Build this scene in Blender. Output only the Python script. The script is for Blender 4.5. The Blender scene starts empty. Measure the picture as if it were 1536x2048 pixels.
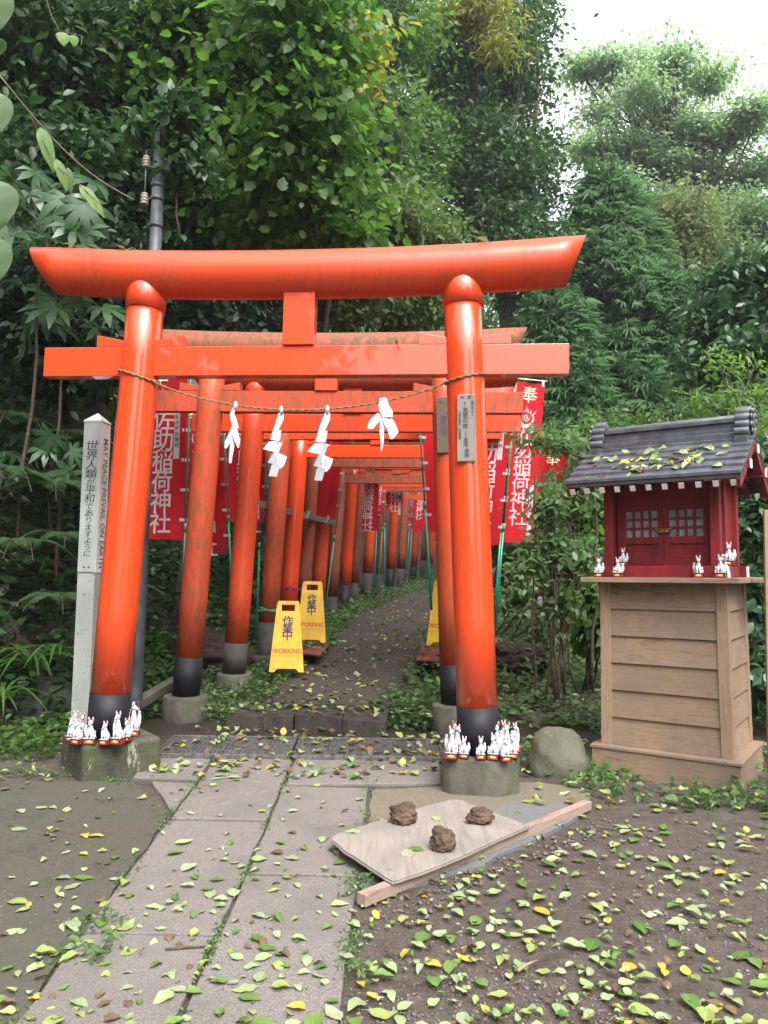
import bpy, bmesh, math, random
import numpy as np
from mathutils import Vector, Matrix, Euler
rnd = random.Random(7)
rng = np.random.default_rng(7)
S = bpy.context.scene
COL = S.collection
R = math.radians
# ------------------------------------------------------------------ camera
F = 1540.0; CAMZ = 1.4; PITCH = R(4.4); ROLL = 0.020
cam_d = bpy.data.cameras.new('camera'); cam = bpy.data.objects.new('camera', cam_d); COL.objects.link(cam)
cam_d.sensor_fit = 'VERTICAL'; cam_d.sensor_height = 24; cam_d.lens = 24 * F / 2048
cam_d.clip_start = 0.05; cam_d.clip_end = 1000
CM = Matrix.Rotation(math.pi / 2 + PITCH, 3, 'X') @ Matrix.Rotation(ROLL, 3, 'Z')
cam.matrix_world = Matrix.Translation((0, 0, CAMZ)) @ CM.to_4x4()
S.camera = cam
def ray(u, v): return CM @ Vector(((u - 768) / F, (1024 - v) / F, -1))
def at(u, v, Y):
    r = ray(u, v); return Vector((0, 0, CAMZ)) + r * (Y / r.y)
def gnd(u, v, z=0.0):
    r = ray(u, v); return Vector((0, 0, CAMZ)) + r * ((z - CAMZ) / r.z)
# ------------------------------------------------------------------ materials
MATS = {}
class NT:
    def __init__(s, name):
        s.m = bpy.data.materials.new(name); s.m.use_nodes = True; s.t = s.m.node_tree; s.n = s.t.nodes; s.n.clear()
        s.out = s.new('ShaderNodeOutputMaterial'); s.coords = {}
    def new(s, typ, **kw):
        n = s.n.new(typ)
        for k, v in kw.items():
            if hasattr(n, k) and not k[0].isupper(): setattr(n, k, v)
            else: n.inputs[k.replace('_', ' ')].default_value = v
        return n
    def l(s, a, b): s.t.links.new(a, b)
    def coord(s, kind='Object', scale=(1, 1, 1)):
        key = (kind, tuple(scale))
        if key in s.coords: return s.coords[key]
        if kind == 'World': o = s.new('ShaderNodeNewGeometry').outputs['Position']
        else: o = s.new('ShaderNodeTexCoord').outputs[kind]
        mp = s.new('ShaderNodeMapping'); mp.inputs['Scale'].default_value = scale; s.l(o, mp.inputs['Vector'])
        s.coords[key] = mp.outputs[0]; return mp.outputs[0]
    def noise(s, scale, detail=4, rough=.55, kind='Object', sc=(1, 1, 1), dist=0):
        n = s.new('ShaderNodeTexNoise'); n.inputs['Scale'].default_value = scale; n.inputs['Detail'].default_value = detail
        n.inputs['Roughness'].default_value = rough; n.inputs['Distortion'].default_value = dist
        s.l(s.coord(kind, sc), n.inputs['Vector']); return n.outputs['Fac']
    def ramp(s, fac, stops):
        r = s.new('ShaderNodeValToRGB'); e = r.color_ramp.elements
        while len(e) < len(stops): e.new(.5)
        for x, (p, c) in zip(e, stops):
            x.position = p; x.color = (c, c, c, 1) if isinstance(c, (int, float)) else (*c, 1)
        s.l(fac, r.inputs[0]); return r.outputs[0]
    def mix(s, fac, a, b, mode='MIX'):
        m = s.new('ShaderNodeMix', data_type='RGBA', blend_type=mode)
        for sock, v in ((m.inputs[0], fac), (m.inputs[6], a), (m.inputs[7], b)):
            if isinstance(v, (int, float)): sock.default_value = v
            elif isinstance(v, tuple): sock.default_value = (*v, 1)
            else: s.l(v, sock)
        return m.outputs[2]
    def math(s, op, a, b=0.0):
        m = s.new('ShaderNodeMath', operation=op)
        for sock, v in ((m.inputs[0], a), (m.inputs[1], b)):
            if isinstance(v, (int, float)): sock.default_value = v
            else: s.l(v, sock)
        return m.outputs[0]
    def bump(s, h, strength=.3, dist=.01, normal=None):
        b = s.new('ShaderNodeBump'); b.inputs['Strength'].default_value = strength; b.inputs['Distance'].default_value = dist
        s.l(h, b.inputs['Height'])
        if normal is not None: s.l(normal, b.inputs['Normal'])
        return b.outputs[0]
    def pbr(s, col, rough=.6, normal=None, spec=.5, coat=0, metal=0, coat_rough=.05):
        p = s.new('ShaderNodeBsdfPrincipled')
        for k, v in (('Base Color', col), ('Roughness', rough), ('Specular IOR Level', spec), ('Coat Weight', coat), ('Metallic', metal), ('Coat Roughness', coat_rough)):
            if isinstance(v, (int, float)): p.inputs[k].default_value = v
            elif isinstance(v, tuple): p.inputs[k].default_value = (*v, 1)
            else: s.l(v, p.inputs[k])
        if normal is not None: s.l(normal, p.inputs['Normal'])
        return p.outputs[0]
    def done(s, sh): s.l(sh, s.out.inputs[0]); return s.m
def simple(name, col, rough=.6, var=.15, scale=8, bump=0, coat=0, spec=.5, metal=0, sc=(1, 1, 1)):
    t = NT(name); n = t.noise(scale, sc=sc)
    d = tuple(c * (1 - var * 1.4) for c in col); b = tuple(min(1, c * (1 + var)) for c in col)
    c = t.ramp(n, [(.3, d), (.7, b)])
    nm = t.bump(t.noise(scale * 6, sc=sc), bump, .004) if bump else None
    return t.done(t.pbr(c, rough, nm, spec, coat, metal))
def painted(name, col, worn_col, worn, rough=.22, coat=.5, dirt=(.06, .045, .03)):
    t = NT(name)
    a = t.noise(2.2, 5, .6, sc=(1, 1, .35)); b = t.noise(30, 4, .6, sc=(1, 1, .25)); f = t.noise(140, 2)
    f1 = t.ramp(a, [(.62 - worn * .55, 0), (.80 - worn * .45, 1)])
    f2 = t.math('MULTIPLY', f1, t.ramp(b, [(.36, .08), (.62, 1)]))
    c = t.mix(f2, col, worn_col)
    c = t.mix(t.math('MULTIPLY', t.ramp(f, [(.60, 0), (.75, 1)]), .10 + worn * .35), c, dirt)
    rg = t.math('ADD', rough, t.math('MULTIPLY', f2, .45))
    nm = t.bump(t.noise(7, 2), .04, .01)
    return t.done(t.pbr(c, rg, nm, .35, coat * (1 - worn * .9), 0, .025))
def woodmat(name, c1, c2, axis='X', rough=.6, scale=1.0, grey=None):
    t = NT(name); sc = {'X': (.12, 1, 1), 'Z': (1, 1, .12), 'Y': (1, .12, 1)}[axis]
    n = t.noise(26 * scale, 5, .65, sc=sc, dist=1.2); g = t.noise(160 * scale, 3, .6, sc=tuple(x * (.25 if x < 1 else 1) for x in sc))
    c = t.ramp(n, [(.30, tuple(x * .82 for x in c1)), (.46, c2), (.55, c2), (.66, tuple(x * .78 for x in c1)), (.80, c1)])
    c = t.mix(t.ramp(g, [(.4, 0), (.7, .35)]), c, tuple(x * .6 for x in c1))
    if grey: c = t.mix(t.ramp(t.noise(3, 3), [(.42, 0), (.66, .75)]), c, grey)
    info = t.new('ShaderNodeObjectInfo').outputs['Random']
    isl = t.new('ShaderNodeNewGeometry').outputs['Random Per Island']
    c = t.mix(t.math('MULTIPLY', isl, .55), c, tuple(x * .60 for x in c2))
    v = t.new('ShaderNodeTexVoronoi'); v.inputs['Scale'].default_value = 5.5; t.l(t.coord('Object', (.8, 1, 1.9)), v.inputs['Vector'])
    c = t.mix(t.ramp(v.outputs['Distance'], [(.03, .7), (.075, 0)]), c, tuple(x * .45 for x in c1))
    return t.done(t.pbr(c, rough, t.bump(g, .18, .002), .35))
def leafmat(name, c1, c2, c3=None, trans=.35, rough=.42, tint=None, spec=.45):
    t = NT(name); isl = t.new('ShaderNodeNewGeometry').outputs['Random Per Island']
    st = [(0, c1), (.6, c2)] + ([(1, c3)] if c3 else [])
    c = t.ramp(isl, st)
    big = t.noise(.9, 2, kind='World')
    c = t.mix(t.ramp(big, [(.35, .0), (.65, .55)]), c, tuple(x * .55 for x in c1))
    p = t.pbr(c, rough, None, spec)
    tr = t.new('ShaderNodeBsdfTranslucent')
    hs = t.mix(1.0, c, tint or (1.0, 1.15, .45), 'MULTIPLY')
    hs2 = t.mix(.5, hs, tuple(min(1, x * 2.2) for x in c2)); t.l(hs2, tr.inputs[0])
    m = t.new('ShaderNodeMixShader'); m.inputs[0].default_value = trans; t.l(p, m.inputs[1]); t.l(tr.outputs[0], m.inputs[2])
    return t.done(m.outputs[0])
# ------------------------------------------------------------------ mesh builder
class MB:
    def __init__(s): s.v = []; s.f = []; s.mi = []; s.sm = []; s.n = 0
    def add(s, verts, faces, mi=0, smooth=False):
        s.v.extend([tuple(x) for x in verts])
        for f in faces: s.f.append(tuple(i + s.n for i in f)); s.mi.append(mi); s.sm.append(smooth)
        s.n += len(verts); return s
    def box(s, c, d, rot=None, mi=0, taper=1.0):
        x, y, z = d[0] / 2, d[1] / 2, d[2] / 2
        vs = [Vector((sx * x * (taper if sz > 0 else 1), sy * y * (taper if sz > 0 else 1), sz * z)) for sz in (-1, 1) for sy in (-1, 1) for sx in (-1, 1)]
        if rot is not None: vs = [rot @ p for p in vs]
        c = Vector(c)
        return s.add([p + c for p in vs], [(0, 2, 3, 1), (4, 5, 7, 6), (0, 1, 5, 4), (2, 6, 7, 3), (0, 4, 6, 2), (1, 3, 7, 5)], mi)
    def bar(s, a, b, w, h, up=(0, 0, 1), mi=0):
        a, b = Vector(a), Vector(b); d = (b - a); L = d.length; d.normalize(); u = Vector(up); x = d.cross(u).normalized(); u = x.cross(d)
        M = Matrix((x, d, u)).transposed()
        return s.box((a + b) / 2, (w, L, h), M, mi)
    def tube(s, pts, rad, seg=10, mi=0, cap=True, smooth=True, squash=None):
        pts = [Vector(p) for p in pts]; n = len(pts)
        if isinstance(rad, (int, float)): rad = [rad] * n
        T = []
        for i in range(n):
            d = pts[min(i + 1, n - 1)] - pts[max(i - 1, 0)]; T.append(d.normalized())
        ref = Vector((0, 0, 1)) if abs(T[0].z) < .9 else Vector((0, 1, 0))
        x = T[0].cross(ref).normalized(); vs = []
        for i in range(n):
            x = (x - T[i] * x.dot(T[i])).normalized(); y = T[i].cross(x)
            for k in range(seg):
                a = 2 * math.pi * k / seg; vs.append(pts[i] + x * (rad[i] * math.cos(a)) + y * (rad[i] * math.sin(a) * (squash or 1)))
        fs = [(i * seg + k, i * seg + (k + 1) % seg, (i + 1) * seg + (k + 1) % seg, (i + 1) * seg + k) for i in range(n - 1) for k in range(seg)]
        s.add(vs, fs, mi, smooth)
        if cap:
            s.f.append(tuple(s.n - len(vs) + k for k in reversed(range(seg)))); s.mi.append(mi); s.sm.append(False)
            s.f.append(tuple(s.n - seg + k for k in range(seg))); s.mi.append(mi); s.sm.append(False)
        return s
    def lathe(s, prof, c=(0, 0, 0), seg=20, mi=0, smooth=True):
        c = Vector(c)
        vs = [c + Vector((r * math.cos(2 * math.pi * k / seg), r * math.sin(2 * math.pi * k / seg), z)) for r, z in prof for k in range(seg)]
        n = len(prof); fs = [(i * seg + k, i * seg + (k + 1) % seg, (i + 1) * seg + (k + 1) % seg, (i + 1) * seg + k) for i in range(n - 1) for k in range(seg)]
        s.add(vs, fs, mi, smooth); b = s.n - len(vs)
        s.f.append(tuple(b + k for k in reversed(range(seg)))); s.mi.append(mi); s.sm.append(False)
        s.f.append(tuple(b + (n - 1) * seg + k for k in range(seg))); s.mi.append(mi); s.sm.append(False)
        return s
    def ell(s, c, r, rot=None, mi=0, seg=12, rings=8):
        c = Vector(c); vs = []; fs = []
        for i in range(rings + 1):
            th = math.pi * i / rings
            for k in range(seg):
                a = 2 * math.pi * k / seg; p = Vector((r[0] * math.sin(th) * math.cos(a), r[1] * math.sin(th) * math.sin(a), -r[2] * math.cos(th)))
                vs.append(c + (rot @ p if rot is not None else p))
        fs = [(i * seg + k, i * seg + (k + 1) % seg, (i + 1) * seg + (k + 1) % seg, (i + 1) * seg + k) for i in range(rings) for k in range(seg)]
        return s.add(vs, fs, mi, True)
    def prism(s, poly, vec, mi=0):
        poly = [Vector(p) for p in poly]; vec = Vector(vec); n = len(poly)
        vs = poly + [p + vec for p in poly]
        return s.add(vs, [tuple(reversed(range(n))), tuple(range(n, 2 * n))] + [(i, (i + 1) % n, n + (i + 1) % n, n + i) for i in range(n)], mi)
    def build(s, name, mats, parent=None, loc=None, bevel=0, segs=2, rot=None, fix=True):
        me = bpy.data.meshes.new(name); me.from_pydata(s.v, [], s.f); me.validate()
        if fix:
            bm = bmesh.new(); bm.from_mesh(me); bmesh.ops.recalc_face_normals(bm, faces=bm.faces); bm.to_mesh(me); bm.free()
        if not isinstance(mats, (list, tuple)): mats = [mats]
        for m in mats: me.materials.append(m)
        if len(me.polygons) == len(s.mi):
            me.polygons.foreach_set('material_index', s.mi); me.polygons.foreach_set('use_smooth', s.sm)
        return link(name, me, parent, loc, rot, bevel, segs)
def link(name, me, parent=None, loc=None, rot=None, bevel=0, segs=2):
    o = bpy.data.objects.new(name, me); COL.objects.link(o)
    if parent is not None: o.parent = parent
    if loc is not None: o.location = loc
    if rot is not None: o.rotation_euler = rot
    if bevel:
        b = o.modifiers.new('Bevel', 'BEVEL'); b.width = bevel; b.segments = segs; b.limit_method = 'ANGLE'; b.angle_limit = R(40)
    return o
def npmesh(name, V, Fq, mats, parent=None, smooth=False, mi=None):
    """V (n,3) float, Fq (m,k) int all same k."""
    me = bpy.data.meshes.new(name); n, k = len(V), Fq.shape[1]
    me.vertices.add(n); me.vertices.foreach_set('co', np.ascontiguousarray(V, dtype=np.float32).ravel())
    me.loops.add(Fq.size); me.loops.foreach_set('vertex_index', np.ascontiguousarray(Fq, dtype=np.int32).ravel())
    me.polygons.add(len(Fq)); me.polygons.foreach_set('loop_start', np.arange(0, Fq.size, k, dtype=np.int32))
    if smooth: me.polygons.foreach_set('use_smooth', np.ones(len(Fq), dtype=bool))
    if not isinstance(mats, (list, tuple)): mats = [mats]
    for m in mats: me.materials.append(m)
    if mi is not None: me.polygons.foreach_set('material_index', np.ascontiguousarray(mi, dtype=np.int32))
    me.update(calc_edges=True); me.validate()
    return link(name, me, parent)
def tag(o, label=None, cat=None, group=None, kind=None):
    if label: o['label'] = label
    if cat: o['category'] = cat
    if group: o['group'] = group
    if kind: o['kind'] = kind
    return o
def thing(name, label, cat, loc=(0, 0, 0), rotz=0, group=None):
    o = bpy.data.objects.new(name, None); COL.objects.link(o); o.empty_display_size = .1
    o.location = loc; o.rotation_euler = (0, 0, rotz); return tag(o, label, cat, group)
def copy_tree(o, parent=None):
    c = o.copy(); COL.objects.link(c); c.parent = parent
    for ch in list(o.children): copy_tree(ch, c)
    return c
def text_mesh(body, size=1.0, bold=0.0, line=1.0, shear=0, align='CENTER', cuts=0, xs=1.0):
    c = bpy.data.curves.new('text', 'FONT'); c.body = body; c.size = size; c.align_x = align; c.align_y = 'CENTER'
    c.offset = bold * size; c.space_line = line; c.shear = shear; c.resolution_u = 3
    o = bpy.data.objects.new('text', c); COL.objects.link(o)
    dg = bpy.context.evaluated_depsgraph_get(); dg.update()
    me = bpy.data.meshes.new_from_object(o.evaluated_get(dg)); bpy.data.objects.remove(o); bpy.data.curves.remove(c)
    bm = bmesh.new(); bm.from_mesh(me); bpy.data.meshes.remove(me)
    if cuts and bm.verts:
        ys = [v.co.y for v in bm.verts]; xx = [v.co.x for v in bm.verts]
        for i in range(1, cuts):
            y = min(ys) + (max(ys) - min(ys)) * i / cuts
            bmesh.ops.bisect_plane(bm, geom=bm.verts[:] + bm.edges[:] + bm.faces[:], plane_co=(0, y, 0), plane_no=(0, 1, 0))
        for i in range(1, 5):
            x = min(xx) + (max(xx) - min(xx)) * i / 5
            bmesh.ops.bisect_plane(bm, geom=bm.verts[:] + bm.edges[:] + bm.faces[:], plane_co=(x, 0, 0), plane_no=(1, 0, 0))
    V = [Vector((v.co.x * xs, v.co.y, 0)) for v in bm.verts]; idx = {v: i for i, v in enumerate(bm.verts)}
    Fc = [tuple(idx[v] for v in f.verts) for f in bm.faces]; bm.free()
    return V, Fc
# ------------------------------------------------------------------ leaf scatter
def leaf_tpl(kind):
    if kind == 'oval':     # folded ovate, length 1 along +x, 8 tris
        V = [(0, 0, 0), (.22, .20, .05), (.22, 0, 0), (.22, -.20, .05), (.58, .25, .05), (.58, 0, -.02), (.58, -.25, .05), (1, 0, -.10)]
        Fc = [(0, 2, 1), (0, 3, 2), (1, 2, 5), (1, 5, 4), (2, 3, 6), (2, 6, 5), (4, 5, 7), (5, 6, 7)]
    elif kind == 'dia':    # cheap folded diamond
        V = [(0, 0, 0), (.45, .24, .06), (.45, -.24, .06), (1, 0, -.06)]; Fc = [(0, 3, 1), (0, 2, 3)]
    elif kind == 'narrow':
        V = [(0, 0, 0), (.35, .12, .03), (.35, -.12, .03), (.7, .09, -.02), (.7, -.09, -.02), (1, 0, -.16)]
        Fc = [(0, 2, 1), (1, 2, 4), (1, 4, 3), (3, 4, 5)]
    elif kind == 'blade':
        V = [(0, .02, 0), (0, -.02, 0), (.5, .018, .02), (.5, -.018, .02), (1, 0, -.12)]; Fc = [(0, 1, 3), (0, 3, 2), (2, 3, 4)]
    elif kind == 'spray':  # conifer sprig: three thin blades
        V = []; Fc = []
        for a, l in ((0, 1), (.5, .75), (-.5, .75), (.95, .5), (-.95, .5)):
            c, s_ = math.cos(a), math.sin(a); b = len(V)
            V += [(.08, 0, 0), (l * .55 * c - .055 * s_, l * .55 * s_ + .055 * c, .03), (l * .55 * c + .055 * s_, l * .55 * s_ - .055 * c, .03), (l * c, l * s_, -.12)]
            Fc += [(b, b + 3, b + 1), (b, b + 2, b + 3)]
    elif kind == 'lobed':  # mulberry-like broad toothed
        P = [(0, 0), (.12, .30), (.34, .40), (.40, .30), (.62, .36), (.70, .22), (1, 0)]
        V = [(x, y, .09 * abs(y) / .4) for x, y in P] + [(x, -y, .09 * abs(y) / .4) for x, y in P[1:-1]] + [(.5, 0, 0)]
        m = len(V) - 1; up = [0, 1, 2, 3, 4, 5, 6]; dn = [0, 7, 8, 9, 10, 11, 6]
        Fc = [(m, up[i + 1], up[i]) for i in range(6)] + [(m, dn[i], dn[i + 1]) for i in range(6)]
    elif kind == 'palm':   # palmate, seven fingers
        V = []; Fc = []
        for a, l in ((0, 1), (.6, .95), (-.6, .95), (1.2, .8), (-1.2, .8), (1.85, .55), (-1.85, .55)):
            c, s_ = math.cos(a), math.sin(a); b = len(V)
            for x, w, z in ((0, .04, 0), (.35, .10, .03), (.65, .13, .0), (1, 0, -.18)):
                x *= l; w *= l
                V += [(x * c - w * s_, x * s_ + w * c, z)] + ([(x * c + w * s_, x * s_ - w * c, z)] if w else [])
            Fc += [(b, b + 1, b + 3), (b, b + 3, b + 2), (b + 2, b + 3, b + 5), (b + 2, b + 5, b + 4), (b + 4, b + 5, b + 6)]
    return np.array(V, float), np.array(Fc, int)
TPL = {k: leaf_tpl(k) for k in ('oval', 'dia', 'narrow', 'blade', 'spray', 'lobed', 'palm')}
def unit(a): return a / np.maximum(1e-9, np.linalg.norm(a, axis=-1, keepdims=True))
def scatter(tpl, P, D, N, sz):
    """place template at P with x axis along D, normal near N"""
    V, Fc = TPL[tpl]; D = unit(D); Yv = unit(np.cross(N, D)); Z = np.cross(D, Yv)
    sz = np.asarray(sz).reshape(-1, 1, 1)
    W = (V[None, :, 0:1] * D[:, None] + V[None, :, 1:2] * Yv[:, None] + V[None, :, 2:3] * Z[:, None]) * sz + P[:, None]
    n, k = len(P), len(V)
    return W.reshape(-1, 3), (Fc[None] + (np.arange(n) * k)[:, None, None]).reshape(-1, 3)
def merge(parts):
    Vs, Fs, n = [], [], 0
    for V, Fc in parts: Vs.append(V); Fs.append(Fc + n); n += len(V)
    return np.concatenate(Vs), np.concatenate(Fs)
def clump_leaves(centres, radii, per, tpl, size, droop=.35, flat=.6, up=.7, outc=None, vary=.45):
    """leaves round cluster centres: (n,3), radius each (n,), per leaves each"""
    n = len(centres); P = rng.normal(0, 1, (n, per, 3)) * radii[:, None, None] * np.array([1, 1, flat]) * .6
    D = unit(P + rng.normal(0, .5, P.shape)); D[..., 2] -= droop
    N = rng.normal(0, .55, P.shape); N[..., 2] += up
    if outc is not None: N += .5 * unit(centres - outc)[:, None]
    P = P + centres[:, None]
    sz = size * (1 + vary * rng.uniform(-1, 1, (n * per)))
    return scatter(tpl, P.reshape(-1, 3), D.reshape(-1, 3), N.reshape(-1, 3), sz)
def in_ell(c, r, n, shell=.55):
    d = unit(rng.normal(0, 1, (n, 3))); q = (shell + (1 - shell) * rng.random((n, 1))) * rng.random((n, 1)) ** .12
    return np.asarray(c)[None] + d * q * np.asarray(r)[None]
# ------------------------------------------------------------------ palette
M = {}
M['fresh'] = painted('vermilion_gloss', (.65, .055, .009), (.40, .05, .02), .0, .38, 1.0)
M['beam'] = painted('vermilion_beam', (.58, .055, .010), (.34, .048, .018), .22, .42, .40)
M['semi'] = painted('vermilion_satin', (.64, .058, .011), (.36, .055, .02), .35, .36, .5)
M['worn'] = painted('vermilion_worn', (.55, .055, .014), (.26, .065, .028), .62, .36, .15)
M['brown'] = painted('vermilion_faded', (.36, .054, .022), (.16, .058, .034), .85, .5, .0)
M['black'] = simple('black_paint', (.013, .013, .017), .55, .3, 6, .1, 0, .25)
M['greyband'] = simple('grey_band', (.042, .041, .037), .75, .35, 7, .3)
M['rust_top'] = painted('beam_mossy', (.36, .060, .022), (.12, .085, .05), .95, .5, 0, (.09, .09, .05))
t = NT('old_concrete'); a = t.noise(5, 6, .65); b = t.noise(40, 4); w = t.noise(7, 5, .65, sc=(1, 1, .18))
c = t.ramp(a, [(.3, (.055, .048, .038)), (.6, (.125, .112, .093)), (.8, (.19, .178, .155))])
c = t.mix(t.ramp(w, [(.50, 0), (.66, .8)]), c, (.055, .075, .028)); c = t.mix(t.ramp(b, [(.55, 0), (.75, .5)]), c, (.06, .055, .045))
M['footing'] = t.done(t.pbr(c, .9, t.bump(b, .5, .01), .3))
t = NT('mossy_concrete'); a = t.noise(4, 6, .7); b = t.noise(45, 4); w = t.noise(6, 5, .7)
geo = t.new('ShaderNodeNewGeometry'); sx = t.new('ShaderNodeSeparateXYZ'); t.l(geo.outputs['Normal'], sx.inputs[0])
c = t.ramp(a, [(.3, (.028, .028, .022)), (.62, (.085, .08, .06)), (.8, (.19, .175, .145))])
c = t.mix(t.ramp(w, [(.46, 0), (.60, .75)]), c, (.050, .065, .022)); c = t.mix(t.ramp(t.noise(11, 5, .75, sc=(1, 1, .4)), [(.60, 0), (.66, .8)]), c, (.30, .29, .25)); c = t.mix(t.ramp(b, [(.55, 0), (.75, .5)]), c, (.04, .04, .03))
M['mossblock'] = t.done(t.pbr(c, .92, t.bump(b, .6, .012), .3))
t = NT('granite_paving'); a = t.noise(2.2, 4, kind='World'); b = t.noise(210, 3, .7, kind='World'); d = t.noise(75, 3, .6, kind='World'); st = t.noise(1.1, 5, .65, kind='World')
c = t.ramp(b, [(.30, (.058, .052, .048)), (.5, (.160, .143, .131)), (.72, (.33, .305, .285))])
c = t.mix(t.ramp(a, [(.35, .0), (.7, .35)]), c, (.15, .138, .128)); c = t.mix(t.ramp(st, [(.47, 0), (.68, .65)]), c, (.085, .078, .066))
isl = t.new('ShaderNodeNewGeometry').outputs['Random Per Island']; c = t.mix(t.math('MULTIPLY', isl, .22), c, (.15, .13, .12))
M['granite'] = t.done(t.pbr(c, t.ramp(a, [(.3, .55), (.7, .85)]), t.bump(b, .45, .006, t.bump(d, .5, .012)), .4))
t = NT('damp_apron'); a = t.noise(1.3, 5, .65, kind='World'); b = t.noise(120, 4, .7, kind='World'); d = t.noise(6, 5, .7, kind='World')
c = t.ramp(b, [(.3, (.040, .036, .030)), (.7, (.098, .088, .074))]); c = t.mix(t.ramp(a, [(.42, 0), (.68, .75)]), c, (.058, .062, .040))
c = t.mix(t.ramp(d, [(.56, 0), (.68, .7)]), c, (.040, .055, .016)); c = t.mix(t.ramp(t.noise(3.3, 6, .7, kind='World'), [(.56, 0), (.68, .6)]), c, (.038, .032, .026))
M['apron'] = t.done(t.pbr(c, t.ramp(a, [(.3, .5), (.6, .85)]), t.bump(b, .4, .006), .4))
t = NT('tan_pad'); a = t.noise(2.5, 5, .65, kind='World'); b = t.noise(120, 4, .7, kind='World')
c = t.ramp(b, [(.3, (.10, .082, .060)), (.7, (.19, .162, .125))]); c = t.mix(t.ramp(a, [(.45, 0), (.7, .6)]), c, (.12, .12, .075))
M['pad'] = t.done(t.pbr(c, .85, t.bump(b, .4, .006), .3))
t = NT('grey_mortar'); b = t.noise(90, 4, .7, kind='World')
M['mortar'] = t.done(t.pbr(t.ramp(b, [(.3, (.10, .10, .10)), (.7, (.155, .155, .16))]), .8, t.bump(b, .3, .006), .3))
t = NT('soil'); a = t.noise(.8, 5, .6, kind='World'); b = t.noise(65, 5, .75, kind='World'); d = t.noise(9, 5, .7, kind='World'); g = t.noise(240, 3, .7, kind='World')
c = t.ramp(d, [(.3, (.048, .037, .031)), (.55, (.086, .069, .059)), (.75, (.122, .101, .088))])
c = t.mix(t.ramp(b, [(.45, 0), (.7, .55)]), c, (.045, .032, .025)); c = t.mix(t.ramp(g, [(.6, 0), (.75, .5)]), c, (.19, .16, .14))
rg = t.ramp(a, [(.40, .42), (.60, .88)])
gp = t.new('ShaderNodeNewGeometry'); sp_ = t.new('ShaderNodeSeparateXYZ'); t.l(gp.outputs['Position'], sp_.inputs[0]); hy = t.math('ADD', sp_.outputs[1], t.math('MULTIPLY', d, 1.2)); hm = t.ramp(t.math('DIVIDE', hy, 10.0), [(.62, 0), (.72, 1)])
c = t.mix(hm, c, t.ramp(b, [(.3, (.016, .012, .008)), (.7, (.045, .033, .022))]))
M['soil'] = t.done(t.pbr(c, rg, t.bump(b, .55, .025, t.bump(d, .6, .05)), .4))
t = NT('path_surface'); a = t.noise(1.5, 5, .6, kind='World'); b = t.noise(110, 4, .7, kind='World')
c = t.ramp(b, [(.3, (.032, .027, .023)), (.7, (.085, .073, .064))]); c = t.mix(t.ramp(a, [(.4, 0), (.7, .6)]), c, (.075, .058, .045)); d = t.noise(14, 6, .75, kind='World'); c = t.mix(t.ramp(d, [(.48, 0), (.66, .7)]), c, (.028, .022, .018)); c = t.mix(t.ramp(t.noise(260, 2, kind='World'), [(.62, 0), (.72, .6)]), c, (.16, .14, .12))
M['path'] = t.done(t.pbr(c, .85, t.bump(b, .6, .015, t.bump(d, .7, .04)), .35))
t = NT('mossy_rock'); a = t.noise(3.5, 6, .7); b = t.noise(30, 5, .7); w = t.noise(9, 5, .7)
c = t.ramp(a, [(.3, (.060, .064, .042)), (.6, (.125, .128, .088)), (.8, (.17, .165, .13))]); c = t.mix(t.ramp(b, [(.5, 0), (.7, .6)]), c, (.07, .06, .045)); c = t.mix(t.ramp(w, [(.60, 0), (.70, .6)]), c, (.20, .20, .17))
M['rock'] = t.done(t.pbr(c, .85, t.bump(b, .8, .012), .3))
M['darkrock'] = simple('dark_rock', (.020, .021, .014), .85, .45, 4, .6)
M['iron'] = simple('grate_steel', (.115, .11, .105), .6, .4, 25, .2, 0, .5, .3)
M['pit'] = simple('drain_pit', (.02, .018, .015), .9)
M['steel'] = simple('galvanised', (.075, .085, .095), .5, .4, 5, .1, 0, .5, .4)
M['white'] = simple('white_gloss', (.80, .80, .80), .25, .02, 8, 0, .3)
M['paper'] = simple('white_paper', (.55, .55, .57), .7, .02)
M['rope'] = simple('straw_rope', (.24, .15, .075), .9, .4, 120, .5)
M['greyrope'] = simple('grey_rope', (.26, .24, .20), .9, .4, 120, .5)
M['ink'] = simple('ink', (.015, .014, .016), .6, .1)
M['purpleink'] = simple('faded_ink', (.06, .04, .07), .7, .1)
M['red_ink'] = simple('red_ink', (.50, .02, .015), .5, .1)
M['navy'] = simple('navy_ink', (.035, .035, .085), .5, .1)
M['cream'] = simple('cream_ink', (.78, .72, .48), .7, .05)
M['polegreen'] = simple('green_pole', (.012, .26, .16), .35, .1, 8, 0, .2)
M['yellow'] = simple('yellow_plastic', (.70, .43, .045), .42, .12, 9, .05, 0, .4)
M['redboard'] = simple('red_board', (.19, .035, .035), .7, .3, 6, .2)
M['plaque'] = woodmat('grey_plaque', (.19, .175, .155), (.26, .24, .215), 'Z', .7)
M['oldplaque'] = woodmat('old_plaque', (.085, .067, .046), (.135, .108, .078), 'Z', .8)
M['cedar'] = woodmat('cedar_board', (.215, .142, .093), (.29, .198, .131), 'X', .6, 1.0, (.165, .130, .108))
M['cedarY'] = woodmat('cedar_board_side', (.24, .160, .104), (.315, .22, .145), 'Y', .6, 1.0, (.165, .130, .108))
M['cedarZ'] = woodmat('cedar_post', (.25, .168, .108), (.32, .225, .148), 'Z', .55)
M['greywood'] = woodmat('grey_rail', (.09, .07, .06), (.16, .125, .11), 'X', .8)
M['batten'] = woodmat('batten_wood', (.24, .165, .13), (.33, .24, .19), 'Y', .75)
M['board'] = woodmat('split_board', (.225, .190, .168), (.285, .245, .215), 'Y', .8, .4, (.165, .15, .138))
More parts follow.
